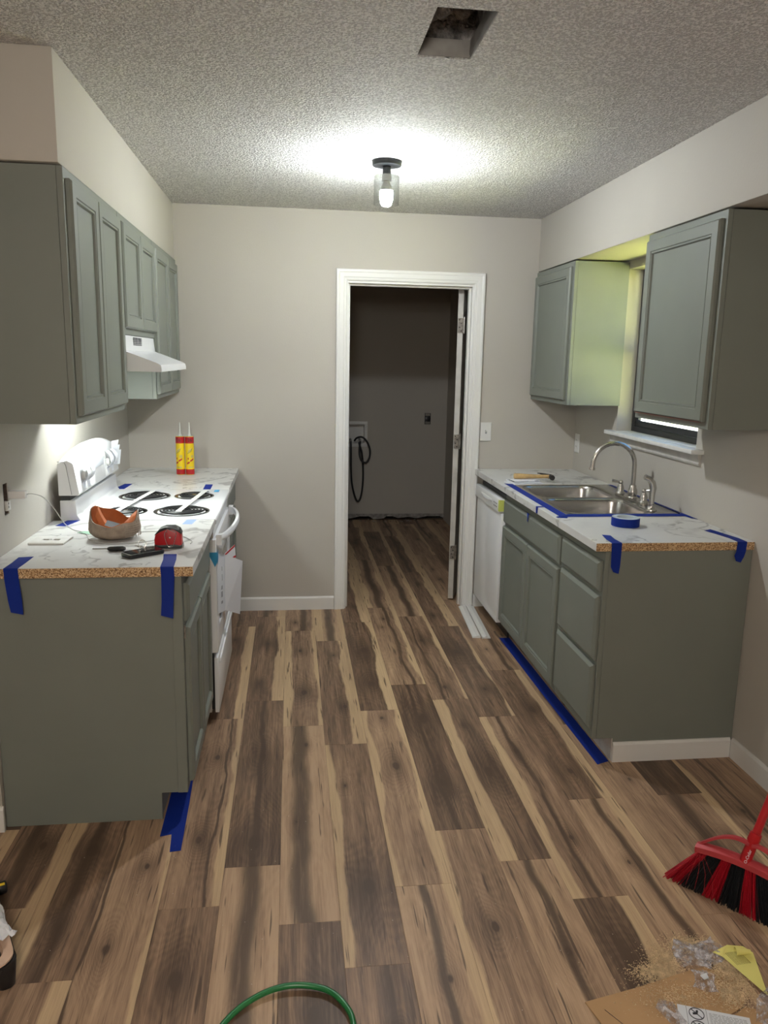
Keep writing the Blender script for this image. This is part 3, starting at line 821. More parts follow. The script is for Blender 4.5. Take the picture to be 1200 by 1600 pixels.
# knobs hidden under packing foam, clock block
for i, yy in enumerate((-1.46, -1.385, -1.02, -.93)):
    kn = M().lathe([(.019, 0), (.018, .010), (.015, .013)], (.1005, yy, 1.085), 16, ax='x').build('knob', 'white_plastic', rg, smooth=True)
    w_ = .026
    rs = []
    for j in range(9):
        t = j/8; z = 1.138-.105*t; xx = .094+.0015*j+.030*math.sin(PI*min(1, t*1.25+.05))**.7*(1 if t < .75 else .5)
        rs.append([(xx, yy-w_, z), (xx+.004, yy, z-.001), (xx, yy+w_, z), (xx-.0012, yy+w_, z), (xx+.0028, yy, z-.001), (xx-.0012, yy-w_, z)])
    q = M().loft(rs); q.build('foam_wrap', 'foam', rg, smooth=True)
q = M().box(.0975, .103, -1.28, -1.10, 1.085, 1.125); q.build('clock_panel', 'foam', rg, bevel=.002)
M().box(.1015, .1030, -1.335, -1.315, 1.040, 1.135).build('packing_strip', 'clear_tape', rg); M().box(.1015, .1030, -1.07, -1.05, 1.045, 1.140).build('packing_strip', 'clear_tape', rg)
for (yy, zz, s_) in ((-.865, 1.125, .034), (-.84, 1.090, .045), (-.885, 1.155, .028)):
    q = M().loft([[(.100, yy-s_, zz-s_*.8), (.118, yy+.01, zz-s_*.9), (.119, yy+.01, zz-s_*.9), (.101, yy-s_, zz-s_*.8)], [(.100, yy-s_*.9, zz+s_*.6), (.126, yy+.015, zz+s_*.7), (.127, yy+.015, zz+s_*.7), (.101, yy-s_*.9, zz+s_*.6)]])
    q.build('paper_flap', 'foam', rg)
# burners
def burner(cx, cy, r):
    b = M().lathe([(r+.012, .0172), (r+.012, .0195), (r+.004, .0205), (r-.004, .017), (r-.02, .010), (.02, .008)], (cx, cy, .90), 32, cap=False).build('drip_bowl', 'bowl', rg, smooth=True)
    turns = 5 if r > .1 else 4; pts = []
    n = turns*22
    for i in range(n+1):
        t = i/n; rr_ = .024+(r-.034)*t; a = 2*PI*turns*t
        pts.append((cx+rr_*math.cos(a), cy+rr_*math.sin(a), .9245))
    pts.append((cx+(r+.004), cy+.01, .918))
    M().tube(pts, .0042, 6).build('coil', 'coil', b, smooth=True)
    q = M()
    for k in range(3):
        a = PI/2+k*2*PI/3
        q.add([(cx+.014*math.cos(a)-.0015*math.sin(a), cy+.014*math.sin(a)+.0015*math.cos(a), .919), (cx+(r-.006)*math.cos(a)-.0015*math.sin(a), cy+(r-.006)*math.sin(a)+.0015*math.cos(a), .919),
               (cx+(r-.006)*math.cos(a)-.0015*math.sin(a), cy+(r-.006)*math.sin(a)+.0015*math.cos(a), .911), (cx+.014*math.cos(a)-.0015*math.sin(a), cy+.014*math.sin(a)+.0015*math.cos(a), .911)], [(0, 1, 2, 3)])
    q.lathe([(.016, .0), (.018, .006), (.012, .009)], (cx, cy, .917), 14)
    q.build('medallion', 'steel', b)
burner(.268, -1.015, .108); burner(.500, -1.010, .082); burner(.252, -1.395, .082); burner(.491, -1.392, .108)
for (xa, ya_, xb, yb_) in ((.300, -.885, .222, -1.475), (.548, -.880, .480, -1.500)):
    d = Vector((xb-xa, yb_-ya_, 0)).normalized(); s_ = Vector((-d.y, d.x, 0))*.0125
    P = [Vector((xa, ya_, .9175)), Vector((xa, ya_, .9175))+d*.05+Vector((0, 0, .012)), Vector((xb, yb_, .9175))-d*.06+Vector((0, 0, .012)), Vector((xb, yb_, .9175))]
    q = M().loft([[p-s_, p+s_, p+s_+Vector((0, 0, .0006)), p-s_+Vector((0, 0, .0006))] for p in P]); q.build('packing_tape', 'clear_tape', rg)
# front: vent strip, oven door with window, bowed handle, storage drawer
q = M().box(.6185, .640, ya+.002, yb-.002, .832, .892); q.build('front_strip', 'white_enamel', rg, bevel=.002)
od = M().slab([ya+.001, yb-.001], [.322, .826], [(ya+.10, yb-.10, .42, .70)], 'x', .6195, .650).build('oven_door', 'white_enamel', rg, bevel=.003)
M().box(.630, .6445, ya+.101, yb-.101, .421, .699).build('oven_window', 'screen', od)
pth = []
for i in range(17):
    t = i/16; y = -1.515+.67*t
    pth.append((.655+.060*math.sin(PI*t)**.55, y, .822+.006*math.sin(PI*t)))
q = M()
rings = []
for i, p in enumerate(pth):
    hw, th = .014, .008
    rings.append([(p[0]-th, p[1], p[2]-hw), (p[0]+th*.4, p[1], p[2]-hw), (p[0]+th, p[1], p[2]-hw*.5), (p[0]+th, p[1], p[2]+hw*.5), (p[0]+th*.4, p[1], p[2]+hw), (p[0]-th, p[1], p[2]+hw)])
q.loft(rings)
q.box(.6505, .672, -1.528, -1.498, .795, .840); q.box(.6505, .672, -.862, -.832, .795, .840)
q.build('handle', 'white_enamel', od, smooth=.8)
sdw = M().box(.632, .650, ya+.001, yb-.001, .045, .300).build('storage_drawer', 'white_enamel', rg, bevel=.003)
M().box(.6505, .658, ya+.05, yb-.05, .262, .280).build('drawer_grip', 'white_enamel', sdw, bevel=.002)
q = M().box(.6185, .631, ya+.006, yb-.006, .06, .318); q.build('recess', 'black', rg)

# ------------------------------------------------------------------ dishwasher
dw = thing('dishwasher', (XR-.31, -.33, 0), 'white built-in dishwasher next to the laundry doorway', 'dishwasher')
q = M().box(XR-.60, XR-.03, -.620, -.042, .10, .845); q.build('tub', 'black', dw)
q = M().box(XR-.632, XR-.6005, -.617, -.044, .098, .745); q.build('door', 'white_enamel', dw, bevel=.004)
cp = M().box(XR-.645, XR-.6005, -.617, -.044, .7475, .826).build('control_panel', 'white_enamel', dw, bevel=.005)
q = M(); rs = []
for i in range(9):
    t = i/8; y = -.46+.26*t; d = .012*math.sin(PI*t)
    rs.append([(XR-.6455, y, .806-.004), (XR-.6455-.001-d*.6, y, .800-d), (XR-.6455-.001-d*.6, y, .790-d*.6), (XR-.6455, y, .782)])
q.loft(rs); q.build('latch_handle', 'white_enamel', cp, smooth=True)
q = M()
for i in range(3):
    for j in range(2): q.lathe([(.005, 0), (.005, -.0012)], (XR-.6451, -.505-i*.028, .775+j*.018), 10, ax='x')
q.build('button', 'ink', cp)
q = M().box(XR-.6462, XR-.6452, -.618, -.600, .757, .822); q.box(XR-.6462, XR-.612, -.6186, -.6178, .757, .822); q.build('energy_sticker', 'label_yellow', cp)
q = M().box(XR-.56, XR-.55, -.617, -.044, .004, .095); q.build('toe_recess_shade', 'black', dw)  # black sheet standing in for the shade of the open toe recess
for yy in (-.59, -.07): M().lathe([(.016, 0), (.016, .01), (.006, .011), (.006, .10)], (XR-.50, yy, .0005), 10).build('levelling_foot', 'black', dw)

# ------------------------------------------------------------------ sink, faucet, sprayer
sk = thing('kitchen_sink', (2.47, -1.086, .914), 'double-bowl stainless steel sink taped into the marble-pattern countertop', 'sink')
def rrect(x0, x1, y0, y1, r, n=6):
    p = []
    for cx, cy, a0 in ((x1-r, y1-r, 0), (x0+r, y1-r, PI/2), (x0+r, y0+r, PI), (x1-r, y0+r, 3*PI/2)):
        for i in range(n+1):
            a = a0+PI/2*i/n; p.append((cx+r*math.cos(a), cy+r*math.sin(a)))
    return p
bx0, bx1 = 2.215, 2.622
bowls = [(bx0, bx1, -1.476, -1.105), (bx0, bx1, -1.068, -.697)]
bm = bmesh.new()
def loop(pts, z):
    vs_ = [bm.verts.new((p[0]-2.47, p[1]+1.086, z-.914)) for p in pts]
    return vs_, [bm.edges.new((vs_[i], vs_[(i+1) % len(vs_)])) for i in range(len(vs_))]
oL, oE = loop(rrect(SKX0-.012, SKX1+.012, SKY0-.012, SKY1+.012, .03), .9185)
alle = list(oE); bl = []
for b in bowls:
    L_, E_ = loop(rrect(*b, .07), .9185); alle += E_; bl.append(L_)
bmesh.ops.triangle_fill(bm, edges=alle, use_beauty=True)
# outer lip
oL2, _ = loop(rrect(SKX0-.014, SKX1+.014, SKY0-.014, SKY1+.014, .031), .9146)
for i in range(len(oL)): bm.faces.new((oL[i], oL[(i+1) % len(oL)], oL2[(i+1) % len(oL)], oL2[i]))
for b, L_ in zip(bowls, bl):
    prev = L_
    for ins, z in ((.002, .9165), (.005, .9120), (.008, .90), (.012, .82), (.020, .772), (.032, .757), (.055, .750), (.15, .744)):
        r = max(.02, .07-ins*.4)
        if ins > .1: r = .03
        pts = rrect(b[0]+ins, b[1]-ins, b[2]+ins, b[3]-ins, r)
        cur = [bm.verts.new((p[0]-2.47, p[1]+1.086, z-.914)) for p in pts]
        for i in range(len(cur)): bm.faces.new((prev[i], prev[(i+1) % len(cur)], cur[(i+1) % len(cur)], cur[i]))
        prev = cur
    bm.faces.new(prev)
bmesh.ops.recalc_face_normals(bm, faces=bm.faces)
me = bpy.data.meshes.new('basin'); bm.to_mesh(me); bm.free(); me.materials.append(MT['sink']); me.shade_smooth(); me.set_sharp_from_angle(angle=1.2)
o = bpy.data.objects.new('basin', me); COL.objects.link(o); o.parent = sk
for b in bowls:
    c = ((b[0]+b[1])/2, (b[2]+b[3])/2, .745)
    M().lathe([(.045, .0), (.043, .002), (.034, .001), (.030, -.006)], c, 24, cap=True).build('drain', 'steel', sk, smooth=True)

fz = .9195
fa = thing('kitchen_faucet', (2.672, -1.137, fz), 'brushed nickel gooseneck faucet with two lever handles behind the sink', 'faucet')
q = M(); pts = rrect(2.640, 2.698, -1.30, -.975, .028, 5)
q.loft([[(p[0], p[1], fz) for p in pts], [(p[0], p[1], fz+.006) for p in pts], [((p[0]-2.669)*.86+2.669, (p[1]+1.137)*.975-1.137, fz+.010) for p in pts]])
q.build('deck_plate', 'steel', fa, smooth=True)
q = M(); q.lathe([(.026, .010), (.026, .014), (.021, .018), (.024, .034), (.022, .052), (.016, .062), (.017, .070), (.0145, .074)], (2.672, -1.137, fz), 20)
pth = [(2.672, -1.137, fz+.07), (2.672, -1.137, fz+.12), (2.671, -1.137, fz+.155)]
for i in range(15):
    a = PI*i/14*1.02
    pth.append((2.562+.109*math.cos(a), -1.137, fz+.175+.108*math.sin(a)))
pth.append((2.452, -1.137, fz+.158))
q.tube(pth, .0115, 14)
q.tube([(2.4525, -1.137, fz+.162), (2.451, -1.137, fz+.150)], [.0145, .0150], 14)
q.build('spout', 'steel', fa, smooth=.9)
for yy, dx, dy in ((-1.000, -.045, .012), (-1.274, .028, -.028)):
    q = M(); q.lathe([(.024, .010), (.022, .016), (.017, .022), (.019, .034), (.013, .052), (.010, .060), (.012, .064), (.011, .072), (.006, .077)], (2.668, yy, fz), 18)
    q.tube([(2.668, yy, fz+.067), (2.668+dx*.3, yy+dy*.3, fz+.069), (2.668+dx, yy+dy, fz+.073)], [.006, .0055, .0085], 10)
    q.build('lever_handle', 'steel', fa, smooth=.9)
sp = thing('side_sprayer', (2.638, -1.420, fz), 'brushed nickel side sprayer standing beside the gooseneck faucet', 'sprayer')
M().lathe([(.027, 0), (.026, .005), (.018, .009), (.015, .022), (.016, .030)], (2.638, -1.420, fz), 20).build('holder', 'steel', sp, smooth=.9)
q = M().tube([(2.638, -1.420, fz+.026), (2.638, -1.420, fz+.075), (2.640, -1.420, fz+.105), (2.634, -1.419, fz+.130), (2.618, -1.418, fz+.148), (2.597, -1.416, fz+.157)],
             [.0125, .0135, .0165, .0165, .0135, .0125], 14)
q.build('spray_wand', 'steel', sp, smooth=.9)

# ------------------------------------------------------------------ ceiling light
LX, LYY = 1.389, -1.204
cl = thing('ceiling_light', (LX, LYY, CEIL), 'black flush ceiling light with a clear glass shade and a bare bulb', 'lamp')
M().lathe([(.0645, -.0008), (.0645, -.016), (.062, -.020), (.02, -.021)], (LX, LYY, CEIL), 36).build('canopy', 'black_metal', cl, smooth=.6)
M().lathe([(.0185, -.0212), (.0185, -.056)], (LX, LYY, CEIL), 20).build('stem', 'black_metal', cl, smooth=.6)
M().lathe([(.0205, -.0565), (.0205, -.060)], (LX, LYY, CEIL), 20).build('shade_ring', 'nozzle', cl, smooth=.6)
M().lathe([(.021, -.0605), (.022, -.082)], (LX, LYY, CEIL), 20).build('socket', 'galv', cl, smooth=.6)
q = M(); q.lathe([(.023, -.0600), (.054, -.0602), (.0565, -.064), (.0565, -.180), (.0545, -.180), (.0545, -.065), (.053, -.062), (.023, -.062)], (LX, LYY, CEIL), 40, cap=False)
q.build('glass_shade', 'glass', cl, smooth=.6)
lb = M().lathe([(.013, -.083), (.0145, -.088), (.0185, -.098), (.025, -.113), (.0278, -.1225)], (LX, LYY, CEIL), 24).build('light_bulb', 'white_plastic', cl, smooth=True)
M().lathe([(.0280, -.1230), (.0292, -.129), (.030, -.140), (.027, -.155), (.018, -.166), (.006, -.171)], (LX, LYY, CEIL), 24).build('bulb_dome', 'bulb', lb, smooth=True)

# added globe behind the camera: unseen fill, hung low to light the ceiling
dl = thing('rear_fill_globe', (.8, -5.3, CEIL), 'added white fill globe hanging out of view on the dining side of the room', 'lamp')
M().lathe([(.065, -.0008), (.06, -.02), (.02, -.03)], (.8, -5.3, CEIL), 32).build('fill_base', 'white_trim', dl)
M().tube([(.8, -5.3, CEIL-.028), (.8, -5.3, CEIL-.34)], .006, 8).build('fill_rod', 'black_metal', dl)
M().lathe([(.17*math.sin(PI*i/16), .17*math.cos(PI*i/16)) for i in range(1, 16)], (.8, -5.3, CEIL-.51), 32).build('globe', 'rear_light', dl, smooth=True)

# ------------------------------------------------------------------ electrical
def plate(name, loc, N, U, label, kind):
    """wall plate with its face normal N, horizontal U"""
    t = thing(name, loc, label, 'switch' if kind == 'sw' else 'outlet')
    N, U = Vector(N), Vector(U); W_ = Vector((0, 0, 1))
    def P(u, w_, n): return Vector(loc)+U*u+W_*w_+N*n
    q = M(); q.rings(P(-.036, -.059, .0006), U, W_, N, .072, .118, [(0, 0), (0, .003), (.004, .006)])
    q.build('cover_plate', 'white_plastic', t)
    if kind == 'sw':
        q = M(); q.rings(P(-.0055, -.012, .0062), U, W_, N, .011, .024, [(0, 0), (0, .001)]); q.build('toggle_slot', 'grey_ink', t)
        q = M(); q.loft([[P(-.004, -.004, .0065), P(.004, -.004, .0065), P(.004, .006, .0065), P(-.004, .006, .0065)], [P(-.0035, .006, .018), P(.0035, .006, .018), P(.0035, .012, .017), P(-.0035, .012, .017)]]); q.build('toggle', 'white_plastic', t)
    else:
        for dz in (.02, -.02):
            q = M(); q.rings(P(-.016, dz-.013, .0062), U, W_, N, .032, .026, [(0, 0), (.001, .0015)]); f = q.build('receptacle', 'white_plastic', t)
            q = M(); q.rings(P(-.008, dz-.004, .0078), U, W_, N, .002, .009, [(0, 0), (0, .0004)]); q.rings(P(.006, dz-.004, .0078), U, W_, N, .002, .009, [(0, 0), (0, .0004)]); q.build('slot', 'ink', f)
    return t
plate('light_switch', (2.190, -.0003, 1.150), (0, -1, 0), (1, 0, 0), 'white light switch plate on the wall right of the doorway', 'sw')
plate('wall_outlet', (XR-.0003, -.063, 1.088), (-1, 0, 0), (0, -1, 0), 'white outlet plate on the window wall under the far cabinet', 'out')

op = thing('open_outlet', (-.03, -2.066, 1.094), 'uncovered outlet in its wall box with a charger plugged in', 'outlet')
M().slab([OY0+.001, OY1-.001], [OZ0+.001, OZ1-.001], [(OY0+.003, OY1-.003, OZ0+.003, OZ1-.003)], 'x', -.07, -.002).build('wall_box', 'box_dark', op)
M().box(-.073, -.0705, OY0+.001, OY1-.001, OZ0+.001, OZ1-.001).build('box_back', 'box_dark', op)
q = M().box(-.030, .001, -2.060, -2.026, 1.050, 1.084); q.build('receptacle', 'white_plastic', op, bevel=.003)
q = M()
for dz in (1.060, 1.073): q.box(.0012, .0020, -2.050, -2.047, dz, dz+.006)
q.build('slot', 'ink', op)
q = M().box(-.012, -.010, -2.068, -2.056, OZ0+.004, OZ1-.004); q.lathe([(.003, 0), (.002, .002)], (-.010, -2.062, 1.094), 8, ax='x'); q.build('bracket', 'galv', op)
ch = thing('phone_charger', (.035, -2.040, 1.104), 'white plug-in charger block with its thin cord running over the countertop', 'charger')
M().box(.0022, .060, -2.055, -2.026, 1.092, 1.119).build('charger_block', 'white_plastic', ch, bevel=.004)
cpts = [(.060, -2.040, 1.106), (.078, -2.030, 1.106), (.10, -1.99, 1.085), (.118, -1.93, 1.030), (.128, -1.86, .965), (.14, -1.80, .928), (.165, -1.785, .9165), (.20, -1.84, .9162), (.235, -1.93, .9162), (.30, -1.985, .9162), (.38, -1.985, .9162), (.44, -1.96, .9162), (.475, -1.93, .9162)]
def smooth_path(p, n=6):
    p = [Vector(a) for a in p]; out = []
    for i in range(len(p)-1):
        p0, p1, p2, p3 = p[max(i-1, 0)], p[i], p[i+1], p[min(i+2, len(p)-1)]
        for k in range(n):
            t = k/n
            out.append(.5*((2*p1)+(-p0+p2)*t+(2*p0-5*p1+4*p2-p3)*t*t+(-p0+3*p1-3*p2+p3)*t**3))
    out.append(p[-1]); return out
M().tube(smooth_path(cpts), .0018, 6).build('charging_cord', 'cable', ch, smooth=True)
M().tube(smooth_path([(.39, -1.80, .9162), (.43, -1.79, .9162), (.50, -1.80, .9162), (.555, -1.87, .9162), (.60, -1.95, .9162), (.603, -2.00, .9162)]), .0018, 6).build('charging_cord', 'cable', ch, smooth=True)

# ------------------------------------------------------------------ blue masking tape pieces
def strip(pts, label, mat='tape', name='masking_tape', th=.0005, w_=None, group=None, cat='tape'):
    """pts: centreline of (left, right) point pairs laid on surfaces; th along the mean normal"""
    q = M(); rings = []
    for i, (a, b) in enumerate(pts):
        a, b = Vector(a), Vector(b)
        c0 = (Vector(pts[max(i-1, 0)][0])+Vector(pts[max(i-1, 0)][1]))/2; c1 = (Vector(pts[min(i+1, len(pts)-1)][0])+Vector(pts[min(i+1, len(pts)-1)][1]))/2
        nrm = (b-a).cross(c1-c0).normalized()*th
        rings.append([a, b, b+nrm, a+nrm])
    q.loft(rings)
    c = sum((Vector(a)+Vector(b) for a, b in pts), Vector())/(2*len(pts))
    return single(q, name, mat, tuple(c), label, cat, group)
Z = .9146
LN = -2.3125
strip([((.530, -2.145, Z), (.574, -2.145, Z)), ((.540, -2.22, Z), (.583, -2.22, Z)), ((.545, LN+.002, Z+.0002), (.588, LN+.002, Z+.0002)), ((.545, LN-.0012, Z-.0015), (.588, LN-.0012, Z-.0015)), ((.547, LN-.0012, .8800), (.589, LN-.0012, .8800)), ((.546, LN-.0030, .80), (.584, LN-.0030, .80)), ((.544, LN-.008, .748), (.560, LN-.009, .741)), ((.546, LN-.008, .747), (.582, LN-.009, .742))][:6]+[((.543, LN-.008, .752), (.582, LN-.009, .741))],
      'blue masking tape strip hanging off the chipboard edge near the red tape measure')
strip([((.062, -2.168, Z), (.108, -2.160, Z)), ((.064, -2.24, Z), (.108, -2.24, Z)), ((.062, LN+.002, Z+.0002), (.106, LN+.002, Z+.0002)), ((.062, LN-.0012, Z-.0015), (.106, LN-.0012, Z-.0015)), ((.063, LN-.0012, .88), (.107, LN-.0012, .88)), ((.070, LN-.003, .81), (.113, LN-.003, .81)), ((.078, LN-.008, .772), (.116, LN-.009, .764))],
      'blue masking tape strip hanging off the chipboard edge near the left wall')
strip([((.040, -1.672, Z), (.080, -1.680, Z)), ((.058, -1.566, Z), (.108, -1.566, Z))], 'blue tape scrap on the counter joint behind the outlet cover')
strip([((.527, -1.650, Z), (.566, -1.650, Z)), ((.535, -1.566, Z), (.574, -1.566, Z))], 'pale blue tape scrap on the counter beside the front right burner', mat='tape_light')
strip([((.070, -.785, Z+.0003), (.125, -.785, Z+.0003)), ((.085, -.70, Z), (.130, -.69, Z)), ((.095, -.62, Z), (.135, -.62, Z))], 'blue tape scrap on the far counter near the backguard of the range')
strip([((.518, -.798, Z+.0003), (.556, -.798, Z+.0003)), ((.515, -.64, Z), (.553, -.64, Z))], 'blue tape scrap on the far counter in line with the caulk tubes')
strip([((.580, -.890, .9176), (.606, -.890, .9176)), ((.582, -.835, .9176), (.606, -.835, .9176))], 'small cyan tape square on the back right corner of the range top', mat='cyan')
strip([((.155, -1.80, .9150), (.165, -1.77, .9150)), ((.185, -1.825, .9185), (.20, -1.79, .9185)), ((.222, -1.835, .9150), (.23, -1.81, .9150))], 'pale green tape scrap on the counter beside the tan cap', mat='green_tape')
# around the sink
strip([((2.158, -.600, Z), (2.186, -.620, Z)), ((2.160, -.65, Z), (2.193, -.65, Z+.005)), ((2.158, -1.53, Z), (2.194, -1.53, Z+.005)), ((2.150, -1.56, Z), (2.18, -1.57, Z))], 'long blue tape line along the front rim of the sink')
strip([((2.135, -1.545, Z+.0006), (2.140, -1.565, Z+.0006)), ((2.20, -1.509, Z+.0056), (2.20, -1.543, Z+.0008)), ((2.745, -1.509, Z+.0056), (2.745, -1.543, Z+.0008)), ((2.757, -1.555, Z+.0006), (2.753, -1.60, Z+.0006))], 'blue tape line across the near end of the sink')
strip([((2.751, -1.58, Z+.0012), (2.767, -1.62, Z+.0012)), ((2.743, -1.50, Z+.0056), (2.770, -1.50, Z+.0003)), ((2.743, -.66, Z+.0056), (2.771, -.66, Z+.0003))], 'blue tape line along the wall side of the sink behind the faucet')
XE = XR-.6485
strip([((XE+.03, -1.285, Z), (XE+.03, -1.315, Z)), ((XE+.0005, -1.285, Z), (XE+.0005, -1.315, Z)), ((XE-.0012, -1.285, Z-.002), (XE-.0012, -1.315, Z-.002)), ((XE-.0012, -1.287, .883), (XE-.0012, -1.312, .883))], 'short blue tape tab folded over the front edge of the sink counter')
strip([((XR-.6295, -1.085, .846), (XR-.6295, -1.135, .843)), ((XR-.6310, -1.10, .838), (XR-.6310, -1.118, .836)), ((XR-.6315, -1.100, .805), (XR-.6315, -1.112, .800))], 'torn blue tape bit stuck on the sink cabinet drawer front')
RN = -2.0431
strip([((2.205, -1.90, Z), (2.235, -1.915, Z)), ((2.190, -1.98, Z), (2.226, -1.98, Z)), ((2.187, RN+.002, Z+.0002), (2.228, RN+.002, Z+.0002)), ((2.187, RN-.0012, Z-.0015), (2.228, RN-.0012, Z-.0015)), ((2.188, RN-.0012, .88), (2.228, RN-.0012, .88)), ((2.189, RN-.003, .82), (2.226, RN-.003, .82)), ((2.199, RN-.006, .800), (2.221, RN-.006, .793))],
      'blue masking tape strip over the raw edge near the drawer cabinet front')
strip([((2.668, -1.85, Z+.003), (2.700, -1.84, Z+.006)), ((2.690, -1.90, Z), (2.73, -1.90, Z)), ((2.704, -1.98, Z), (2.744, -1.98, Z)), ((2.702, RN+.002, Z+.0002), (2.742, RN+.002, Z+.0002)), ((2.702, RN-.0012, Z-.0015), (2.742, RN-.0012, Z-.0015)), ((2.700, RN-.0012, .875), (2.740, RN-.0012, .875)), ((2.692, RN-.004, .86), (2.733, RN-.004, .855)), ((2.700, RN-.006, .838), (2.72, RN-.006, .832))],
      'crumpled blue masking tape strip over the raw edge beside the right wall')
# on the floor
strip([((2.172, -.605, .0007), (2.232, -.605, .0007)), ((2.178, -1.30, .0007), (2.236, -1.30, .0007)), ((2.190, -2.062, .0007), (2.246, -2.040, .0007))], 'wide blue tape line on the floor along the toe kick of the sink cabinets')
q = M().prism([(.523, -2.08), (.592, -2.04), (.598, -2.20), (.605, -2.478), (.570, -2.483), (.562, -2.385), (.525, -2.395)], 'z', .0004, .0010)
single(q, 'masking_tape', 'tape', (.56, -2.3, 0), 'wide blue tape piece on the floor at the corner of the left base cabinet', 'tape')

# roll of tape
tr = thing('tape_roll', (2.378, -1.728, .9145), 'roll of blue masking tape lying on the counter in front of the sink', 'tape roll')
c = (2.378, -1.728, .9148)
M().lathe([(.040, .0), (.058, .0), (.0585, .002), (.0585, .034), (.058, .036), (.040, .036)], c, 40, cap=False).build('tape_layers', 'tape', tr, smooth=.6)
M().lathe([(.0395, .0005), (.0395, .0365), (.0370, .0365), (.0370, .0005)], c, 40, cap=False).build('core', 'core', tr, smooth=.6)
M().lathe([(.0405, .0362), (.0570, .0362), (.0570, .0366), (.0405, .0366)], c, 40, cap=False).build('roll_label', 'core', tr)

# ------------------------------------------------------------------ caulk tubes
def tube_thing(x, y, rz, label):
    t = thing('caulk_tube', (x, y, .9145), label, 'caulk tube', 'pair of caulk tubes')
    c = (x, y, .9148); r = .0245
    M().lathe([(r-.002, 0), (r, .002), (r, .216), (r-.003, .219)], c, 28).build('cartridge', 'yellow', t, smooth=.7)
    M().lathe([(r+.0004, .003), (r+.0004, .032)], c, 28, cap=False).build('lower_band', 'tube_red', t, smooth=True)
    M().lathe([(r+.0004, .180), (r+.0004, .217)], c, 28, cap=False).build('upper_band', 'tube_red', t, smooth=True)
    M().lathe([(r-.004, .2195), (.010, .222), (.009, .228), (.0070, .236), (.0035, .295), (.003, .297)], c, 16).build('nozzle', 'nozzle', t, smooth=.7)
    def curved(name, mat, rects, dr_=.0009):
        q = M()
        for (a0, a1, z0, z1, sh) in rects:
            n = max(2, int(abs(a1-a0)/.12)+1); ring = []
            for i in range(n+1):
                tt = i/n; a = a0+(a1-a0)*tt+rz-PI/2; zz = sh*tt
                ca, sa_ = math.cos(a), math.sin(a); R_ = r+dr_
                ring.append([(x+R_*ca, y+R_*sa_, c[2]+z0+zz), (x+R_*ca, y+R_*sa_, c[2]+z1+zz)])
            q.loft(ring, cap=False, closed=False)
        q.build(name, mat, t, flip=False)
    curved('hatch_logo', 'ink', [(-.62+.20*i, -.30+.20*i, .118+.003*i, .122+.003*i, .022) for i in range(5)])
    curved('hatch_logo', 'paper', [(-.56+.20*i, -.26+.20*i, .124+.003*i, .127+.003*i, .020) for i in range(4)])
    curved('brown_stripe', 'ink_red', [(-.75, -.15, .060, .070, .008), (-.05, .75, .074, .084, .012), (-.6, -.35, .088, .098, 0)])
    curved('small_print', 'grey_ink', [(.1, .8, .100+.005*i, .1018+.005*i, 0) for i in range(3)]+[(-.5, .6, .042, .045, 0)])
    text('26', 'number', 'ink', t, .026, basis((x+math.sin(rz)*(r+.001), y-math.cos(rz)*(r+.001), c[2]+.1985), (math.cos(rz), math.sin(rz), 0), (0, 0, 1), (math.sin(rz), -math.cos(rz), 0)))
    return t
tube_thing(.338, -.270, -.25, 'red and yellow caulk tube on the far counter, nearer the corner of the two')
tube_thing(.390, -.272, .25, 'red and yellow caulk tube on the far counter, nearer the doorway of the two')

# ------------------------------------------------------------------ things on the near left counter
ZC = .9148
# outlet cover plate
cv = thing('outlet_cover', (.10, -1.945, ZC), 'loose white outlet cover plate lying on the counter near the left wall', 'cover plate')
mt = Matrix.Translation((.100, -1.940, ZC)) @ Matrix.Rotation(math.radians(-3), 4, 'Z')
q = M().slab([-.062, .062], [-.055, .055], [(-.030, -.006, -.010, .012), (.008, .032, -.010, .012)], 'z', .0, .007); q.xf(mt); q.build('plate', 'white_plastic', cv, bevel=.0015)
q = M(); q.box(-.0298, -.0062, -.0098, .0118, .0002, .0012); q.box(.0082, .0318, -.0098, .0118, .0002, .0012); q.lathe([(.0028, .0071), (.0022, .0082)], (.001, .001, 0), 8); q.xf(mt); q.build('opening', 'ink', cv)

# cap: tan crown, orange inside band
cap_ = thing('baseball_cap', (.312, -1.885, ZC), 'tan mesh-backed cap lying open with its orange inside showing', 'cap')
cx, cy = .312, -1.885
def rimz(a):   # a=0 toward +x, -pi/2 toward the camera
    return .058+.052*max(0, math.cos(a-2.55))**1.3+.036*max(0, math.cos(a-.25))**4+.006*math.sin(5*a)
def shell(r0, off, z0, n=40, m=9):
    rings = []
    for j in range(m+1):
        t = j/m; ring = []
        for i in range(n):
            a = 2*PI*i/n
            rad = (r0-off)*(.55+.45*min(1, t*2.6)**.6)*(1-.10*t*t)
            rad *= 1+.035*math.sin(3*a+1)+.02*math.sin(7*a+5*t)
            zz = ZC+z0+t*(rimz(a)-z0)
            ring.append((cx+rad*1.08*math.cos(a), cy+rad*.92*math.sin(a), zz))
        rings.append(ring)
    return rings
q = M(); A = shell(.088, 0, .0012); B = shell(.088, .0035, .005)
q.loft(A, cap=False); q.loft(B[::-1], cap=False)
q.loft([A[-1], B[-1]], cap=False); q.add(A[0], [list(range(len(A[0])))]); q.build('crown', 'tan', cap_, smooth=True)
q = M(); B = shell(.088, .0052, .005); T2 = [[Vector(p)+Vector((0, 0, .002)) for p in B[-1]]]
q.loft(B[2:]+T2, cap=False); q.build('inside_band', 'orange', cap_, smooth=True)
n = 40
q = M(); r_ = []
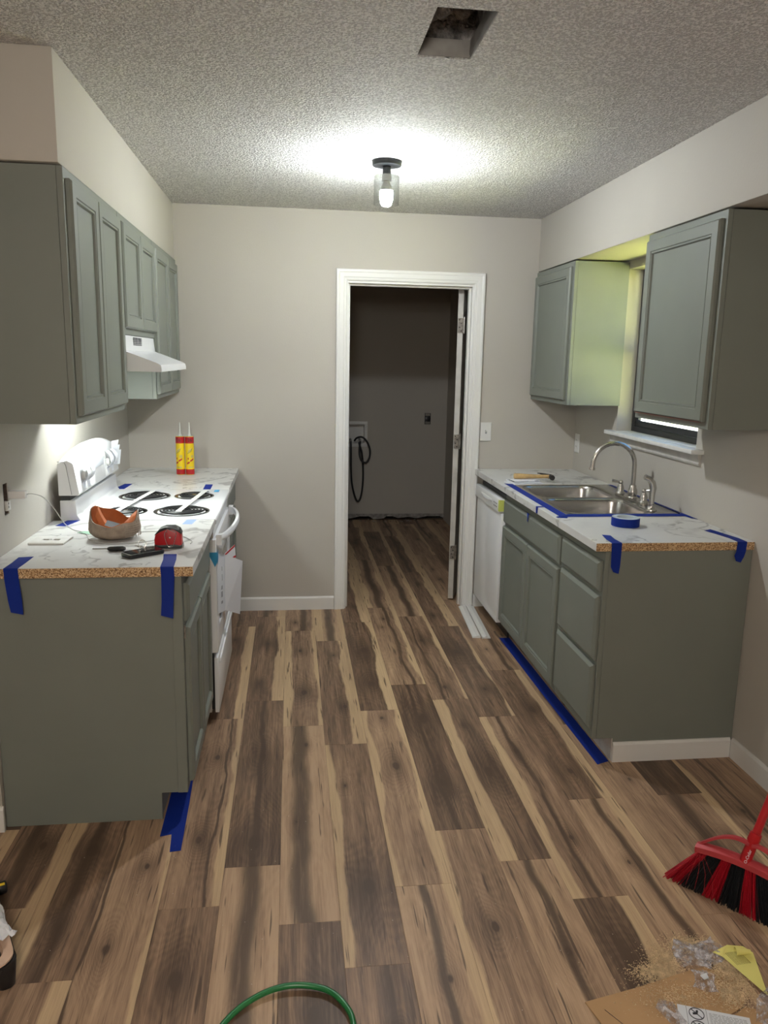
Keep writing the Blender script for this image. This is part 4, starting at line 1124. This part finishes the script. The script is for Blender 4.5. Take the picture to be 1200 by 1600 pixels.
for i in range(11):      # orange visor saddle sweeping across the opening
    t = i/10; a = 2.75+(-.05-2.75)*t
    bx = cx-.062+.140*t; by = cy+.012-.062*math.sin(PI*t)*.8-.01*t; bz = ZC+.112-.060*math.sin(PI*min(1, t*1.05))**.9-.018*t
    r_.append([(bx, by+.026, bz+.003), (bx+.004, by-.004, bz-.004), (bx+.002, by-.024, bz-.026), (bx, by-.025, bz-.029), (bx+.002, by-.006, bz-.007), (bx-.002, by+.026, bz)])
q.loft(r_); q.build('visor', 'orange', cap_, smooth=True)
q = M().loft([[(cx-.020, cy-.062, ZC+.060), (cx+.038, cy-.066, ZC+.044), (cx+.038, cy-.067, ZC+.044), (cx-.020, cy-.063, ZC+.060)], [(cx-.014, cy-.038, ZC+.074), (cx+.044, cy-.045, ZC+.058), (cx+.044, cy-.046, ZC+.0585), (cx-.014, cy-.039, ZC+.0745)]]); q.build('care_label', 'grey_patch', cap_)
q = M()
for i in range(7):
    a = -.95+i*.17
    q.tube([(cx+.0935*math.cos(a)*1.02, cy+.086*math.sin(a), ZC+.012), (cx+.088*math.cos(a)*1.02, cy+.081*math.sin(a), ZC+rimz(a)-.004)], .0011, 5)
for j in range(6):
    z = .016+j*.0085
    q.tube([(cx+.0930*math.cos(-.95+k*.17)*1.02, cy+.0855*math.sin(-.95+k*.17), ZC+z) for k in range(7)], .0011, 5)
q.build('mesh_panel', 'mesh_tan', cap_)

# tape measure
tm = thing('tape_measure', (.531, -2.040, ZC), 'red and black tape measure standing on the near left counter', 'tape measure')
y0, y1 = -2.066, -2.020
prof = [(.487, .916), (.578, .916), (.580, .924), (.579, .965), (.572, .981), (.555, .990), (.525, .990), (.504, .982), (.491, .966), (.486, .945)]
M().prism([(x, z-.914+ZC) for x, z in prof], 'y', y0, y1).build('case', 'red', tm, bevel=.004)
pf = [(.4865, .962), (.504, .983), (.525, .9915), (.555, .9915), (.573, .982), (.5805, .966), (.570, .974), (.553, .983), (.527, .983), (.508, .975)]
M().prism(pf, 'y', y0-.0008, y1+.0008).build('rubber_top', 'black', tm, bevel=.001)
M().prism([(.4855, .9152), (.5810, .9152), (.5815, .928), (.575, .926), (.56, .929), (.50, .927), (.487, .930)], 'y', y0-.0012, y1+.0012).build('rubber_base', 'black', tm, bevel=.001)
q = M().tube(smooth_path([(.532, y0-.003, .973), (.531, y0-.003, .985), (.545, y0-.004, .981), (.563, y0-.004, .972), (.560, y0-.004, .955), (.552, y0-.004, .928), (.543, y0-.004, .922), (.533, y0-.004, .926), (.524, y0-.004, .955), (.524, y0-.004, .972), (.53, y0-.004, .980)], 4), .0011, 6)
q.lathe([(.004, 0), (.003, -.003)], (.541, y0-.001, .955), 10, ax='y'); q.build('belt_clip', 'steel', tm, smooth=True)
M().box(.5815, .5845, -2.055, -2.033, .9155, .926).build('blade_hook', 'galv', tm)

# black phone case with keys on it, screwdriver
ph = thing('mobile_phone', (.468, -2.150, ZC), 'black phone lying on the near left counter with keys on top', 'phone')
mt = Matrix.Translation((.462, -2.150, ZC)) @ Matrix.Rotation(math.radians(38), 4, 'Z')
q = M().prism(rrect(-.066, .066, -.035, .035, .012, 4), 'z', .0, .014); q.xf(mt); q.build('case', 'black', ph, bevel=.003)
q = M().prism(rrect(-.060, .060, -.030, .030, .008, 4), 'z', .0142, .0150); q.xf(mt); q.build('screen', 'phone_glass', ph)
ky = thing('key_ring', (.452, -2.135, ZC+.016), 'small bunch of keys on a ring resting on the black phone', 'keys')
kz = ZC+.0158
q = M().tube([(.455+.013*math.cos(a*PI/9), -2.118+.004*math.sin(a*PI/9), kz+.014+.013*math.sin(a*PI/9)) for a in range(19)], .0011, 6, cap=False); q.build('split_ring', 'steel', ky, smooth=True)
for ang, L_ in ((-.3, .036), (.35, .040), (2.7, .030)):
    mt = Matrix.Translation((.455, -2.121, kz)) @ Matrix.Rotation(ang, 4, 'Z')
    q = M(); q.prism(rrect(0, .018, -.009, .009, .008, 4), 'z', 0, .002); q.box(.017, L_, -.0035, .0035, 0, .002); 
    for i in range(3): q.box(L_-.018+i*.006, L_-.016+i*.006, -.005, -.0034, 0, .002)
    q.xf(Matrix.Translation((0, 0, .0022*(1 if ang > .3 and ang < 1 else 0)+(.0044 if ang > 1 else 0))) @ mt); q.build('key', 'steel', ky)
sdv = thing('screwdriver', (.34, -2.090, ZC), 'screwdriver with a black handle lying beside the black phone', 'screwdriver')
a, b = Vector((.279, -2.078, ZC+.004)), Vector((.398, -2.104, ZC+.0105)); d = (b-a).normalized()
M().tube([a, a+d*.060], .0024, 8).build('shaft', 'steel', sdv, smooth=True)
M().tube([a+d*.055, a+d*.062, a+d*.075, a+d*.090, a+d*.110, a+d*.118], [.005, .0078, .0085, .0095, .0095, .006], 10).build('handle', 'black', sdv, smooth=True)

# booklet taped to the oven door
bk = thing('instruction_booklet', (.66, -1.36, .6), 'open white instruction booklet taped to the front of the oven door', 'booklet')
M().loft([[(.6515, -1.545, .495), (.6530, -1.545, .495), (.6615, -1.300, .430), (.6595, -1.300, .430)], [(.6515, -1.545, .765), (.6530, -1.545, .765), (.6635, -1.300, .697), (.6610, -1.300, .697)]]).build('left_page', 'paper', bk)
M().loft([[(.6600, -1.299, .430), (.6625, -1.300, .430), (.720, -1.180, .370), (.7185, -1.178, .370)], [(.6620, -1.299, .697), (.6645, -1.300, .697), (.738, -1.200, .640), (.7365, -1.198, .640)]]).build('right_page', 'paper', bk)
M().loft([[(.6620, -1.296, .640), (.6630, -1.296, .640), (.708, -1.215, .640), (.707, -1.214, .640)], [(.6620, -1.296, .700), (.6630, -1.296, .700), (.705, -1.225, .725), (.704, -1.224, .725)]]).build('inner_leaf', 'paper', bk)
q = M(); q.loft([[(.7035, -1.2265, .716), (.7050, -1.2265, .716), (.7050, -1.2265, .7245), (.7035, -1.2265, .7245)], [(.6640, -1.297, .690), (.6655, -1.297, .690), (.6655, -1.297, .6975), (.6640, -1.297, .6975)]])
q.loft([[(.7065, -1.2165, .662), (.7080, -1.2165, .662), (.7080, -1.2165, .674), (.7065, -1.2165, .674)], [(.690, -1.2480, .662), (.6915, -1.2480, .662), (.6915, -1.2480, .668), (.690, -1.2480, .668)]]); q.build('red_header', 'ink_red', bk)
q = M()
for i, (z, hh) in enumerate(((.655, .020), (.61, .030), (.57, .018), (.535, .026), (.505, .012))):
    q.loft([[(.6568, -1.44, z), (.6574, -1.44, z), (.6574, -1.44, z+hh), (.6568, -1.44, z+hh)], [(.6591, -1.39, z-.010), (.6597, -1.39, z-.010), (.6597, -1.39, z-.010+hh), (.6591, -1.39, z-.010+hh)]])
q.build('printed_figure', 'grey_ink', bk)
q = M().prism([(-1.5590, .772), (-1.5595, .770), (-1.500, .772), (-1.515, .735), (-1.535, .712)], 'x', .6545, .6552)
q.prism([(.615, .772), (.6550, .772), (.6550, .730), (.645, .708), (.633, .735)], 'y', -1.5615, -1.5608)
single(q, 'masking_tape', 'cyan', (.655, -1.54, .74), 'torn bright blue tape piece holding the instruction booklet on the oven door', 'tape')

# ------------------------------------------------------------------ hammer on folded papers
q_ = thing('folded_papers', (2.30, -.56, ZC), 'small stack of folded white papers under the hammer on the right counter', 'papers')
for i, (ang, dz, sx) in enumerate(((.10, 0, .100), (-.10, .0055, .092), (.20, .0110, .080))):
    mt = Matrix.Translation((2.280, -.585+.014*i, ZC+dz)) @ Matrix.Rotation(ang, 4, 'Z')
    q = M().prism([(-sx, -.055), (sx, -.050), (sx*.96, .055), (-sx*1.03, .05)], 'z', 0, .0026); q.xf(mt); q.build('sheet', 'bright_paper', q_)
q = M().box(-.085, .01, -.046, -.040, .0028, .0033); q.box(-.082, -.074, -.040, .03, .0028, .0033); q.box(.05, .072, -.048, -.038, .0028, .0033); q.xf(Matrix.Translation((2.280, -.560, ZC+.0112)) @ Matrix.Rotation(.16, 4, 'Z')); q.build('edge_line', 'ink', q_)  # dark strips drawn along the sheet edges to set them off
hm = thing('claw_hammer', (2.36, -.52, ZC+.011), 'claw hammer with a wooden handle lying on the folded papers', 'hammer')
a, b = Vector((2.235, -.520, ZC+.0305)), Vector((2.445, -.545, ZC+.031)); d = (b-a).normalized()
M().tube([a, a+d*.004, a+d*.03, a+d*.07, a+d*.13, a+d*.19, b+d*.01], [.013, .0158, .0160, .0135, .0115, .0105, .0105], 12).build('handle', 'wood_handle', hm, smooth=.8)
s_ = Vector((d.y, -d.x, 0))      # toward the camera
h0 = b
q = M().tube([h0-s_*.008, h0+s_*.014, h0+s_*.022, h0+s_*.030, h0+s_*.032, h0+s_*.048, h0+s_*.050], [.013, .0125, .009, .010, .0145, .0150, .013], 14)
cl_ = []
for i in range(7):
    t = i/6; p = h0-s_*(.006+.075*t)-d*(.0+.055*t*t)+Vector((0, 0, .010*t-.002)); hw = .012-.004*t; th = .0095*(1-t)+.0018
    cl_.append([p+d*hw-Vector((0, 0, th)), p+d*hw+Vector((0, 0, th)), p-d*hw+Vector((0, 0, th)), p-d*hw-Vector((0, 0, th))])
q.loft(cl_); q.build('hammer_head', 'iron', hm, smooth=.7)

# ------------------------------------------------------------------ trim offcuts on the floor by the dishwasher
for i, (dx, lab) in enumerate(((0, 'white trim offcut lying on the floor, the one nearer the middle of the room'), (.050, 'white trim offcut lying on the floor, the one nearer the dishwasher'))):
    t = thing('trim_offcut', (2.06+dx, -.31, 0), lab, 'trim', 'white trim offcuts')
    A_ = Vector((2.054+dx, -.022, .001)); B_ = Vector((2.014+dx+.004*i, -.600-.012*i, .001)); d = (B_-A_).normalized(); s_ = Vector((-d.y, d.x, 0))
    prof = [(0, 0), (.047, 0), (.047, .010), (.040, .014), (.030, .014), (.024, .010), (.006, .008), (0, .006)]
    if i: prof = [(0, 0), (.050, 0), (.050, .006), (.036, .008), (.030, .016), (.022, .016), (.014, .008), (0, .010)]
    q = M().loft([[p+s_*u+Vector((0, 0, z)) for u, z in prof] for p in (A_, B_)]); q.build('moulding', 'white_trim', t)

# ------------------------------------------------------------------ broom
br = thing('broom', (2.31, -2.92, 0), 'red and black angle broom standing on the floor, leaning to the right wall', 'broom')
d = Vector((.631, -.776, 0)); Lp = Vector((2.198, -2.823, 0)); cen = .137; nrm = Vector((.776, .631, 0))
def barp(t, z=0): return Lp+d*t+Vector((0, 0, .137+.22*t-.78*t*t*1.0))+Vector((0, 0, z))
tt = [-.006+.286*i/20 for i in range(21)]
q = M().loft([[barp(t)-nrm*.016+Vector((0, 0, 0)), barp(t)-nrm*.018+Vector((0, 0, .018)), barp(t)-nrm*.008+Vector((0, 0, .026)), barp(t)+nrm*.008+Vector((0, 0, .026)), barp(t)+nrm*.018+Vector((0, 0, .018)), barp(t)+nrm*.016] for t in tt])
q.build('head_bar', 'pink_red', br, smooth=.8)
soc = barp(cen, .028)
hd = Vector((.33, .05, 1)).normalized()
def arc(t0, t1, name):
    P = []
    for i in range(15):
        s_ = i/14; t = t0+(t1-t0)*s_
        base_ = barp(t, .022)
        P.append(base_+Vector((0, 0, .055*math.sin(PI*min(1, s_*1.0)*.62)/math.sin(PI*.5)*1.0-.0*s_)))
    q = M().loft([[p-nrm*.007+Vector((0, 0, -.004)), p-nrm*.007+Vector((0, 0, .004)), p+nrm*.007+Vector((0, 0, .004)), p+nrm*.007+Vector((0, 0, -.004))] for p in P]); q.build(name, 'pink_red', br, smooth=.8)
arc(0, cen+.004, 'brace'); arc(.274, cen+.012, 'brace')
M().tube([soc-hd*.012, soc+hd*.05, soc+hd*.054, soc+hd*.078, soc+hd*.080], [.017, .0155, .0175, .0165, .013], 14).build('socket', 'red', br, smooth=.8)
M().tube([soc+hd*.07, soc+hd*1.30], .0118, 14).build('handle', 'red', br, smooth=.8)
fwd_ = Vector((-.55, -.83, .06)); fwd_ = (fwd_-hd*fwd_.dot(hd)).normalized(); side_ = hd.cross(fwd_)
text('O-Cedar', 'lettering', 'paper', br, .0118, basis(soc+hd*.010+fwd_*.0186, hd, -side_ if hd.cross(-side_).dot(fwd_) > 0 else side_, fwd_), .0006)
rb = random.Random(3)
NTUFT = 28
for i in range(NTUFT):
    tb = .004+.270*(i+.5)/NTUFT
    red = (i % 7) in (0, 1, 2)
    q = M(); mt_ = 30
    for j in range(mt_):
        u = rb.uniform(-.0045, .0045); v_ = rb.uniform(-.006, .006)
        t_top = tb+u; t_bot = cen+(tb-cen)*1.73+u*2.6+rb.uniform(-.0015, .0015)
        a = Lp+d*t_top+nrm*v_+Vector((0, 0, barp(t_top).z+.002))
        b = Lp+d*t_bot+nrm*(v_*2.6+.0)+Vector((0, 0, .0015+rb.random()*.004))
        m_ = (a+b)/2+nrm*v_*.5+d*rb.uniform(-.001, .001)
        r_ = .0016
        q.tube([a, m_, b], r_, 3)
    q.build('bristle_tuft', 'red_bristle' if red else 'black_bristle', br)
for i in range(4):
    a = Lp+d*(.006+.006*i)+Vector((0, 0, .135))-nrm*.018; b = Lp+d*(-.02-.012*i+.04*i)+Vector((0, 0, .02))-nrm*.022
    M().tube([a, (a+b)/2+Vector((.004*i, 0, 0)), b], .0006, 4).build('stray_bristle', 'pink_red', br)

# ------------------------------------------------------------------ cardboard, film, papers and sawdust
cb = thing('cardboard_sheet', (1.95, -3.35, 0), 'flat brown cardboard sheet on the floor under the packing litter', 'cardboard')
q = M().prism([(1.700, -3.206), (1.861, -3.173), (2.003, -3.137), (2.064, -3.125), (2.125, -3.165), (2.110, -3.245), (2.090, -3.262), (2.040, -3.285), (2.10, -3.55), (1.80, -3.62)], 'z', .0006, .0045); q.build('panel', 'cardboard', cb, bevel=.0006, seg=1)
q = M().prism([(2.045, -3.290), (2.098, -3.262), (2.36, -3.36), (2.40, -3.6), (2.12, -3.58)], 'z', .0006, .0040); q.build('flap', 'cardboard', cb)
q = M().tube([(1.74, -3.235, .0046), (1.90, -3.50, .0046)], .0008, 4); q.build('score_line', 'ink', cb)

def crumple(name, cx, cy, sx, sy, z, hgt, ang, seed, mat, label, cat, n=22, parent=None):
    rr = random.Random(seed); ph = [(rr.uniform(2, 9), rr.uniform(2, 9), rr.uniform(0, 6)) for _ in range(7)]
    g = []
    for i in range(n+1):
        row = []
        for j in range(n+1):
            u, v_ = i/n*2-1, j/n*2-1
            e = 1+.16*math.sin(3*u+seed)*math.cos(2.5*v_)
            hh = sum(abs(math.sin(a*u+b*v_+c)) for a, b, c in ph)/7
            hh = hgt*(.2+hh*1.2)*(1-.55*max(abs(u), abs(v_))**3)+rr.uniform(-1, 1)*hgt*.10
            x = u*sx*e; y = v_*sy*(2-e)
            row.append((cx+x*math.cos(ang)-y*math.sin(ang), cy+x*math.sin(ang)+y*math.cos(ang), z+max(.0004, hh)))
        g.append(row)
    q = M().loft(g, cap=False, closed=False)
    o = single(q, name, mat, (cx, cy, z), label, cat, smooth=False)
    md = o.modifiers.new('thick', 'SOLIDIFY'); md.thickness = .0003
    return o
crumple('plastic_bag', 2.050, -3.085, .045, .045, .0045, .010, -.3, 4, 'film', 'clear plastic bag on the floor beyond the cardboard sheet', 'bag')
crumple('plastic_bag', 2.108, -3.082, .042, .036, .006, .018, .5, 9, 'film', 'crinkled clear plastic bag tucked under the yellow leaflet', 'bag')
crumple('plastic_bag', 2.036, -3.178, .028, .034, .0050, .012, -.4, 14, 'film', 'tiny clear parts bag lying on the cardboard sheet', 'bag')
crumple('plastic_bag', 2.345, -3.185, .085, .075, .0010, .040, .2, 21, 'film', 'large crumpled clear plastic wrap on the floor below the broom bristles', 'bag', n=30)
crumple('plastic_bag', 2.185, -3.300, .075, .060, .0050, .035, .8, 27, 'film', 'crumpled clear plastic wrap at the corner of the cardboard sheet', 'bag', n=30)
crumple('plastic_bag', 1.905, -3.300, .024, .070, .0050, .012, .2, 33, 'film', 'narrow clear plastic sleeve beside the printed instruction sheet', 'bag')
# small white parts packet
q = M().prism([(2.026, -3.172), (2.046, -3.166), (2.044, -3.182), (2.030, -3.186)], 'z', .0215, .024); q.v = [Vector((p.x, p.y, p.z-.001)) for p in q.v]
single(q, 'paper_packet', 'paper', (2.035, -3.176, .02), 'tiny white paper packet on the small plastic bag', 'packet')
# yellow leaflet: triangle folded
yl = thing('yellow_leaflet', (2.15, -3.12, .02), 'yellow printed leaflet with a curled corner lying on the sawdust', 'leaflet')
q = M(); q.add([(2.100, -3.100, .024), (2.150, -3.085, .030), (2.196, -3.087, .024), (2.212, -3.110, .022), (2.176, -3.240, .008), (2.120, -3.115, .022)], [(0, 1, 5), (1, 2, 5), (2, 3, 5), (3, 4, 5)])
o = q.build('sheet', 'yellow_paper', yl); md = o.modifiers.new('thick', 'SOLIDIFY'); md.thickness = .0004
q = M().tube([(2.158, -3.112, .032), (2.198, -3.118, .032)], [.011, .006], 12, cap=False); q.build('curl', 'yellow_paper', yl, smooth=True)
q = M()
for i in range(10): 
    a = Vector((2.132+.0045*i, -3.108+.0005*i, .0262-.0001*i)); q.tube([a, a+Vector((.013, -.040, -.0045))], .0004, 3)
q.build('print', 'ink', yl)
# instruction sheet with round prohibition marks
ins = thing('instruction_sheet', (1.98, -3.30, .005), 'white instruction sheet with two round warning symbols on the cardboard', 'paper sheet')
U_ = Vector((.067, -.025, 0)).normalized(); V_ = Vector((.025, .067, 0)).normalized(); O_ = Vector((1.928, -3.240, .0085))
def PS(u, v_, z=0): return O_+U_*u+V_*v_+Vector((0, 0, z))
q = M().prism([PS(0, 0).xy, PS(.170, 0).xy, PS(.170, -.20).xy, PS(0, -.20).xy], 'z', .0078, .0085); q.build('sheet', 'paper', ins)
q = M()
for v_ in (-.020, -.060, -.100):
    c = PS(.044, v_, .0004)
    ring = [c+(U_*math.cos(a)+V_*math.sin(a))*.0175 for a in [2*PI*k/24 for k in range(25)]]
    q.tube(ring, .0011, 4, cap=False)
    q.tube([c-(U_-V_)*.0115, c+(U_-V_)*.0115], .0011, 4)
    q.tube([c-(U_*.9+V_*.2)*.010, c, c+(U_*.2+V_*.9)*.010], .0028, 6)
for u in (.021, .068): q.tube([PS(u, 0, .0002), PS(u, -.2, .0002)], .0005, 3)
q.build('warning_symbol', 'ink', ins)
q = M(); ri = random.Random(8)
for i in range(44):
    v_ = -.012-.0042*i
    u = .074
    while u < .160:
        L_ = ri.uniform(.004, .012); q.add([PS(u, v_, .0002), PS(min(u+L_, .163), v_, .0002), PS(min(u+L_, .163), v_+.0018, .0002), PS(u, v_+.0018, .0002)], [(0, 1, 2, 3)]); u += L_+.0022
q.build('small_print', 'grey_ink', ins, flip=False)
# sawdust
def dust(name, blobs, n, label, seed, mat='chips', smin=.0010, smax=.0035):
    rd = random.Random(seed); q = M()
    for i in range(n):
        b = rd.choice(blobs)
        x = rd.gauss(b[0], b[2]); y = rd.gauss(b[1], b[3])
        r2_ = ((x-b[0])/b[2])**2+((y-b[1])/b[3])**2
        z = b[4]+b[5]*math.exp(-r2_*.7)*rd.uniform(.2, 1)
        s_ = rd.uniform(smin, smax); a = rd.uniform(0, 6.28)
        ca, sa_ = math.cos(a)*s_, math.sin(a)*s_
        q.add([(x-ca, y-sa_, z), (x+ca, y+sa_, z+s_*.2), (x-sa_*.6, y+ca*.6, z+s_*.4), (x, y, z+s_*.8)], [(0, 1, 3), (1, 2, 3), (2, 0, 3), (0, 2, 1)])
    o = q.build(name, mat, None, origin=(blobs[0][0], blobs[0][1], 0), flip=False)
    return tag(o, label, 'debris', kind='stuff')
dust('sawdust', [(1.975, -3.095, .026, .028, .001, .008), (1.92, -3.13, .030, .020, .001, .003), (2.06, -3.045, .035, .02, .001, .010)], 5200, 'loose pale sawdust heaped on the floor at the edge of the cardboard', 2)
dust('wood_shavings', [(2.110, -3.185, .026, .030, .005, .012), (2.085, -3.225, .022, .022, .005, .004), (2.12, -3.14, .02, .02, .005, .012), (1.95, -3.22, .06, .03, .0046, .0)], 5200, 'pale wood shavings spilled over the cardboard below the yellow leaflet', 3)
dust('floor_crumbs', [(1.3, -2.6, .5, .5, .0006, 0), (1.6, -3.0, .3, .2, .0006, 0), (.3, -2.6, .3, .2, .0006, 0), (.9, -2.2, .25, .4, .0006, 0)], 150, 'scattered pale crumbs and specks over the plank floor', 6, 'crumbs', .0006, .0022)

# ------------------------------------------------------------------ green hose, paint tray, flashlight
q = M().tube(smooth_path([(.70, -3.50, .009), (.752, -3.30, .009), (.803, -3.182, .009), (.877, -3.115, .012), (.963, -3.090, .014), (1.050, -3.110, .012), (1.098, -3.165, .009), (1.112, -3.23, .009), (1.10, -3.36, .009), (1.05, -3.50, .009)], 10), .0075, 12)
single(q, 'green_hose', 'hose_green', (.95, -3.2, 0), 'thin glossy green hose looping over the floor at the bottom edge', 'hose', smooth=True)

pt = thing('paint_tray', (.08, -2.92, 0), 'black paint tray with a beige liner on the floor by the left cabinet', 'paint tray')
ax_ = Vector((.46, -.888, 0)); bx_ = Vector((-.888, -.46, 0)); C0 = Vector((.288, -3.030, 0))
cen_ = C0-ax_*.19+bx_*.135
def TR(u, v_, z): return cen_+ax_*u+bx_*v_+Vector((0, 0, z))
def rr3(hx, hy, r, z, n=6): return [TR(p[0], p[1], z) for p in rrect(-hx, hx, -hy, hy, r, n)]
q = M().loft([rr3(.165, .110, .04, .030), rr3(.172, .117, .045, .060), rr3(.180, .126, .05, .082), rr3(.186, .132, .05, .084), rr3(.186, .132, .05, .079)], cap=False); q.add(rr3(.165, .110, .04, .030), [list(range(28))]); q.build('tray_shell', 'black', pt, smooth=.8)
for u in (.140, -.140):
    for v_ in (-.105, .105):
        q = M().loft([[TR(u+p[0], v_+p[1], z) for p in rrect(-s_, s_, -s_, s_, s_*.8, 4)] for z, s_ in ((.0005, .019), (.004, .022), (.055, .027), (.078, .029))])
        q.build('tray_foot', 'black', pt, smooth=.8)
q = M().loft([rr3(.183, .129, .05, .0855), rr3(.183, .129, .05, .090), rr3(.160, .106, .035, .091), rr3(.157, .103, .033, .086), rr3(.148, .094, .03, .045)], cap=False); q.build('liner_rim', 'liner', pt, smooth=.6)
q = M(); q.add(rr3(.148, .094, .03, .045), [list(range(28))]); q.build('liner_bottom', 'tray_in', pt)
crumple('plastic_wad', .160, -2.925, .085, .060, .092, .050, -.9, 41, 'paper', 'crumpled white plastic wad lying on the beige tray liner', 'plastic', n=16)
fl_ = thing('flashlight', (.09, -2.645, .016), 'black and yellow flashlight end on the floor behind the paint tray', 'flashlight')
a, b = Vector((.118, -2.632, .019)), Vector((-.03, -2.70, .019)); d = (b-a).normalized()
M().tube([a, a+d*.004, a+d*.03, a+d*.036, b], [.015, .0185, .0185, .015, .015], 16).build('barrel', 'black', fl_, smooth=.8)
q = M().tube([a+d*.004+Vector((.002, -.008, .0155)), a+d*.05+Vector((.002, -.008, .0150))], [.0045, .005], 8); q.build('grip_stripe', 'yellow', fl_, smooth=.8)

# ------------------------------------------------------------------ laundry room things
wx = thing('washer_box', (1.59, LY-.005, .86), 'recessed white washer hookup box in the dark laundry wall', 'wall box')
q = M().slab([1.470, 1.712], [.735, .985], [(1.502, 1.683, .767, .953)], 'y', LY-.010, LY-.0005); q.build('trim_frame', 'white_plastic', wx, bevel=.002)
q = M().slab([1.5005, 1.6845], [.7655, .9545], [(1.503, 1.682, .768, .952)], 'y', LY, LY+.085); q.box(1.5005, 1.6845, LY+.0855, LY+.089, .7655, .9545); q.build('recess', 'white_plastic', wx)
q = M()
for x in (1.55, 1.64): q.tube([(x, LY+.07, .80), (x, LY+.02, .80), (x, LY-.004, .79)], [.012, .012, .010], 10)
q.build('valve', 'galv', wx, smooth=.8)
yh = LY-.020
q = M().tube(smooth_path([(1.548, yh, .79), (1.550, yh-.01, .72), (1.552, yh-.01, .56), (1.562, yh-.01, .38), (1.595, yh-.01, .24), (1.625, yh-.012, .195), (1.655, yh-.01, .25), (1.672, yh-.01, .40), (1.670, yh-.014, .56), (1.655, yh-.03, .68), (1.635, yh-.034, .75), (1.628, yh-.02, .785)]), .0095, 10)
single(q, 'water_hose', 'black', (1.6, yh, .4), 'black water hose hanging in a long loop below the washer box', 'hose', smooth=True)
q = M().tube(smooth_path([(1.642, yh, .79), (1.632, yh-.022, .70), (1.645, yh-.04, .62), (1.690, yh-.045, .585), (1.728, yh-.042, .63), (1.735, yh-.038, .71), (1.705, yh-.035, .79), (1.655, yh-.032, .835), (1.605, yh-.02, .825), (1.585, yh+.005, .795)]), .0095, 10)
single(q, 'water_hose', 'black', (1.66, yh, .7), 'black water hose coiled in a small loop in front of the washer box', 'hose', smooth=True)
do_ = thing('dryer_outlet', (2.306, LY-.001, 1.02), 'round black dryer outlet in its dark box on the laundry wall', 'outlet')
q = M().box(2.278, 2.338, LY-.003, LY-.0006, .962, 1.072); q.build('box_opening', 'ink', do_)
q = M(); q.box(2.284, 2.332, LY-.0055, LY-.0032, 1.045, 1.068); q.box(2.284, 2.332, LY-.0055, LY-.0032, .966, .989); q.build('strap', 'steel', do_)
q = M().lathe([(.026, 0), (.026, -.012), (.022, -.014)], (2.308, LY-.0034, 1.017), 24, ax='y'); q.build('outlet_face', 'black', do_, smooth=.6)

bpy.context.view_layer.update()
